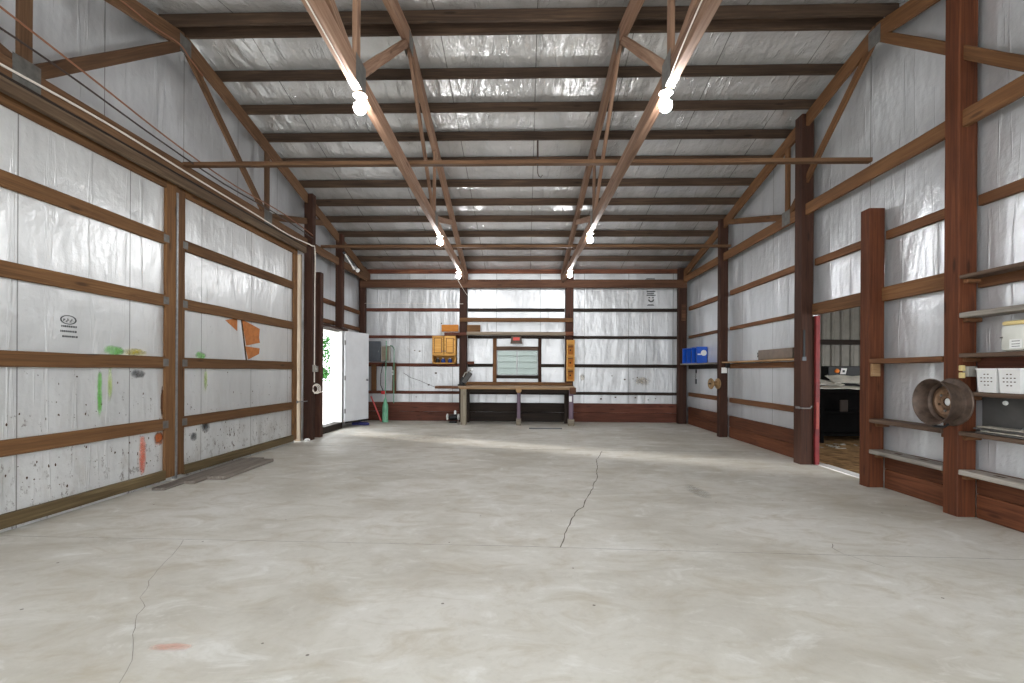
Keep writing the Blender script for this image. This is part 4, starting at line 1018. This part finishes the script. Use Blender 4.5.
s3 = thing('door_bolt', (-4.33, 9.3, .78), 'thin grey steel bolt across the tan jamb board', 'bolt')
m = MB(); m.tube([(-4.40, 9.16, .78), (-4.33, 9.42, .78), (-4.33, 9.49, .78)], .01, 8); m.build('bolt_rod', STEEL, s3, True)
m = MB(); m.box((-4.41, 9.18, .755), (-4.395, 9.24, .805)); m.build('bolt_plate', STEEL, s3)
fl = thing('flood_light', (-4.3, 12.3, 3.95), 'small white twin floodlight in the back left corner', 'floodlight')
m = MB(); m.box((-4.36, 12.0, 3.93), (-4.28, 12.1, 4.01), bev=.008); m.build('mount', WHITE, fl)
m = MB(); m.lathe([(0, 0), (.03, 0), (.05, .09), (.055, .10), (0, .10)], axis_frame((-4.27, 12.05, 3.95), (.6, -.6, -.5)), 18); m.build('lamp_head', WHITE, fl, True)
wf = thing('fluorescent_tube', (-4.22, 11.1, 4.0), 'short white tube fitting at the top of the hinge post', 'tube light')
m = MB(); m.tube([(-4.20, 11.08, 4.10), (-4.12, 11.5, 3.82)], .022, 10); m.build('tube_glass', WHITE, wf, True)
m = MB(); m.tube([(-4.205, 11.05, 4.12), (-4.20, 11.08, 4.10)], .03, 10); m.build('tube_cap', DGREY, wf, True)
# hatch plate on right corner post
m = MB(); m.box((4.20, 13.115, 2.78), (4.31, 13.138, 3.22), bev=.004); tag(m.build('corner_plate', W_HEAD, origin=(4.25, 13.13, 2.78)), 'short reddish board screwed to the right back corner post', 'board')

# ------------------------------------------------------------------ tree beyond the man door
tr_ = thing('tree', (-9.2, 18.0, 0), 'bright green leafy tree seen through the open man doorway', 'tree')
m = MB(); m.tube([(-9.2, 18.0, -.03), (-9.15, 18, 1.4), (-8.9, 18, 2.6), (-8.2, 18, 3.2)], [.14, .12, .08, .04], 10); m.tube([(-9.1, 18, 1.8), (-8.3, 18, 2.3), (-7.6, 18, 2.0)], [.06, .035, .015], 8); m.build('trunk', BARK, tr_, True)
vs_, fs_ = [], []
cents = [(-7.55, 2.45), (-7.45, 2.1), (-7.55, 2.5), (-7.5, 1.85), (-7.6, 1.3), (-7.55, 1.25), (-7.7, 2.9), (-7.4, 1.85), (-7.6, 1.35), (-8.1, 2.8), (-8.3, 2.2), (-8.0, 3.3), (-8.6, 3.4), (-9.0, 3.0), (-8.8, 2.4)]
for k in range(1500):
    cx, cz = random.choice(cents)
    p = Vector((cx+random.gauss(0, .11), 18+random.gauss(0, .3), cz+random.gauss(0, .14)))
    d = Vector((random.uniform(-1, 1), random.uniform(-1, 1), random.uniform(-1, .3))).normalized(); s = d.cross(Vector((.3, .2, 1))).normalized()
    L = random.uniform(.09, .17); b = len(vs_)
    vs_ += [p, p+d*L*.5+s*L*.3, p+d*L, p+d*L*.5-s*L*.3]; fs_ += [(b, b+1, b+2, b+3)]
link('foliage', mesh_from(vs_, fs_), LEAF, None, tr_)

# ------------------------------------------------------------------ lean-to shed beyond the right doorway
SX0, SX1, SY0, SY1, SZ = XR+.08, 12.5, 3.0, 13.6, 3.5
m = MB(); m.box((SX0, SY0, -.2), (SX1, SY1, -.02)); tag(m.build('floor_shed', DIRT), 'brown dirt floor of the dim shed beyond the doorway', 'floor', kind='structure')
m = MB(); m.box((SX0, SY0, SZ), (SX1, SY1, SZ+.06)); tag(m.build('ceiling_shed', CORR), 'metal roof of the dim shed beyond the doorway', 'ceiling', kind='structure')
m = MB()
x = SX0
while x < SX1:
    m.poly([(x, SY1, -.1), (x+.04, SY1-.035, -.1), (x+.09, SY1-.035, -.1), (x+.13, SY1, -.1), (x+.13, SY1+.03, -.1), (x, SY1+.03, -.1)], (0, 0, SZ+.1))
    m.box((x+.13, SY1, -.1), (x+.26, SY1+.03, SZ)); x += .26
m.box((SX1, SY0, -.1), (SX1+.06, 7.0, SZ)); m.box((SX1, 10.0, -.1), (SX1+.06, SY1, SZ)); m.box((SX1, 7.0, 2.4), (SX1+.06, 10.0, SZ))  # unseen side wall, opening added to let daylight onto the heap
m.box((SX0, SY0-.06, 2.6), (SX1, SY0, SZ)); m.box((SX0, SY0-.06, -.1), (5.6, SY0, 2.6))  # unseen front wall, opening widened to brighten the shed
tag(m.build('wall_shed', CORR), 'ribbed grey metal wall of the shed beyond the doorway', 'wall', kind='structure')
o = board('wall_girt', (SX0+.05, SY1-.07, 2.24), (SX1-.1, SY1-.07, 2.24), .14, .05, W_BLACK); tag(o, 'dark girt across the ribbed metal wall in the shed', 'girt', 'girts in the shed')
# dark cart / rack loaded with boards
rk = thing('storage_rack', (6.6, 10.4, -.02), 'black loaded storage rack in the dim shed beyond the doorway', 'storage rack')
RX0, RX1, RY0, RY1 = 4.85, 8.4, 9.9, 11.2
m = MB(); m.box((RX0, RY0, 1.00), (RX1, RY1, 1.06), bev=.008); m.build('rack_top', YARD, rk)
m = MB(); m.box((RX0, RY0+.05, .58), (RX1, RY1, .62), bev=.006); m.build('middle_deck', YARD, rk)
m = MB(); m.box((RX0, RY0+.04, .12), (RX1, RY1, .17), bev=.006); m.build('lower_deck', YARD, rk)
m = MB(); m.box((RX0, RY0+.30, .12), (RX1, RY0+.33, 1.0)); m.build('rear_panel', YARD, rk)
for x in (RX0+.05, 6.0, 7.2, RX1-.05):
    for y in (RY0+.06, RY1-.06):
        m = MB(); m.box((x-.035, y-.035, -.02), (x+.035, y+.035, 1.0)); m.build('leg', YARD, rk)
m = MB(); m.box((6.35, RY0+.01, .62), (6.50, RY0+.04, .85)); m.build('faded_card', plain('brown_card', lin(48, 40, 35), .9), rk)
PALEB = plain('pale_sheet_goods', lin(236, 230, 218), .7, 0, .15, 5)
for k, (xa, xb, ya, yb, z, tilt, rz_, lab) in enumerate(((5.0, 6.9, 9.93, 10.30, 1.068, .05, .00, 'long pale sheet lying at the front edge of the shed rack'), (6.94, 7.9, 9.98, 10.34, 1.075, .09, .02, 'pale sheet lying front right on top of the shed rack'), (5.6, 6.75, 10.34, 10.70, 1.13, .10, .05, 'pale tilted sheet lying behind the front one on the shed rack'), (6.6, 7.9, 10.47, 10.84, 1.17, .15, -.04, 'raised pale sheet lying at the right rear of the shed rack'))):
    m = MB()
    n = 9
    top, bot = [], []
    for i in range(n+1):
        x = xa+(xb-xa)*i/n
        for j in range(4):
            y = ya+(yb-ya)*j/3
            zz = z+tilt*j/3+random.uniform(0, .018)+.012*math.sin(x*9+k)
            top.append((x+random.uniform(-.02, .02), y+rz_*(x-xa), zz+.012)); bot.append((x, y+rz_*(x-xa), zz))
    vs_ = top+bot; o4 = len(top); fs_ = []
    for i in range(n):
        for j in range(3):
            q = i*4+j; fs_ += [(q, q+4, q+5, q+1), (o4+q, o4+q+1, o4+q+5, o4+q+4)]
        fs_ += [(i*4, o4+i*4, o4+i*4+4, i*4+4), (i*4+3, i*4+7, o4+i*4+7, o4+i*4+3)]
    fs_ += [(j, j+1, o4+j+1, o4+j) for j in range(3)]+[(n*4+j, o4+n*4+j, o4+n*4+j+1, n*4+j+1) for j in range(3)]
    o = link('stacked_sheet', mesh_from(vs_, fs_), PALEB)
    tag(o, lab, 'sheet', 'sheets on the shed rack')
bx = thing('battery_box', (7.2, 11.0, 1.062), 'black box with orange lamp and white label on the shed rack', 'box')
m = MB(); m.box((6.72, 10.90, 1.062), (7.9, 11.18, 1.55), bev=.015); m.build('box_body', BLACK, bx)
m = MB(); m.lathe([(0, 0), (.05, 0), (.045, .03), (.02, .045), (0, .048)], axis_frame((6.90, 10.899, 1.44), (0, -1, 0)), 16); m.build('orange_lamp', plain('orange_lens', lin(240, 130, 40), .3), bx, True)
m = MB(); m.poly([(6.97, 10.89, 1.37), (7.09, 10.89, 1.37), (7.12, 10.89, 1.50), (7.0, 10.89, 1.50)], (0, .006, 0)); lb = m.build('white_label', WHITE, bx)
m = MB(); m.box((7.02, 10.887, 1.41), (7.07, 10.8895, 1.46)); m.build('dark_square', INK, lb)
m = MB()
for k in range(40):
    x, y = random.uniform(5.0, 7.0), random.uniform(9.2, 9.85); a = random.uniform(0, 3.1); L = random.uniform(.03, .10)
    m.box((-L, -.012, 0), (L, .012, .012), Matrix.Translation((x, y, -.019)) @ Matrix.Rotation(a, 4, 'Z'))
tag(m.build('litter', PAPER), 'pale litter scattered on the dirt before the shed rack', 'litter', kind='stuff')

# ------------------------------------------------------------------ light
w = bpy.data.worlds.new('sky'); scene.world = w; w.use_nodes = True
bg_ = w.node_tree.nodes['Background']; bg_.inputs['Color'].default_value = (.93, .97, 1, 1); bg_.inputs['Strength'].default_value = 2.3
sun = bpy.data.lights.new('sun', 'SUN'); sun.energy = 2.6; sun.angle = math.radians(6); sun.color = (1, .97, .92)
so = bpy.data.objects.new('sun', sun); C.objects.link(so)
d = Vector((1, -.45, -.25)).normalized()
so.rotation_euler = d.to_track_quat('-Z', 'Y').to_euler()

# ------------------------------------------------------------------ camera
cam = bpy.data.cameras.new('camera'); co = bpy.data.objects.new('camera', cam); C.objects.link(co)
cam.sensor_width = 36; cam.lens = 483/1024*36; cam.shift_y = 29.5/1024; cam.clip_start = .05
co.matrix_world = Matrix.Translation((0, 0, 1.4)) @ Matrix.Rotation(.0275, 4, 'Z') @ Matrix.Rotation(math.pi/2, 4, 'X') @ Matrix.Rotation(.0055, 4, 'Z')
scene.camera = co
vs = scene.view_settings
vs.view_transform = 'Standard'; vs.look = 'None'; vs.gamma = 1; vs.use_curve_mapping = False; vs.exposure = 1.35
scene.cycles.max_bounces = 10; scene.cycles.diffuse_bounces = 6; scene.cycles.use_denoising = True
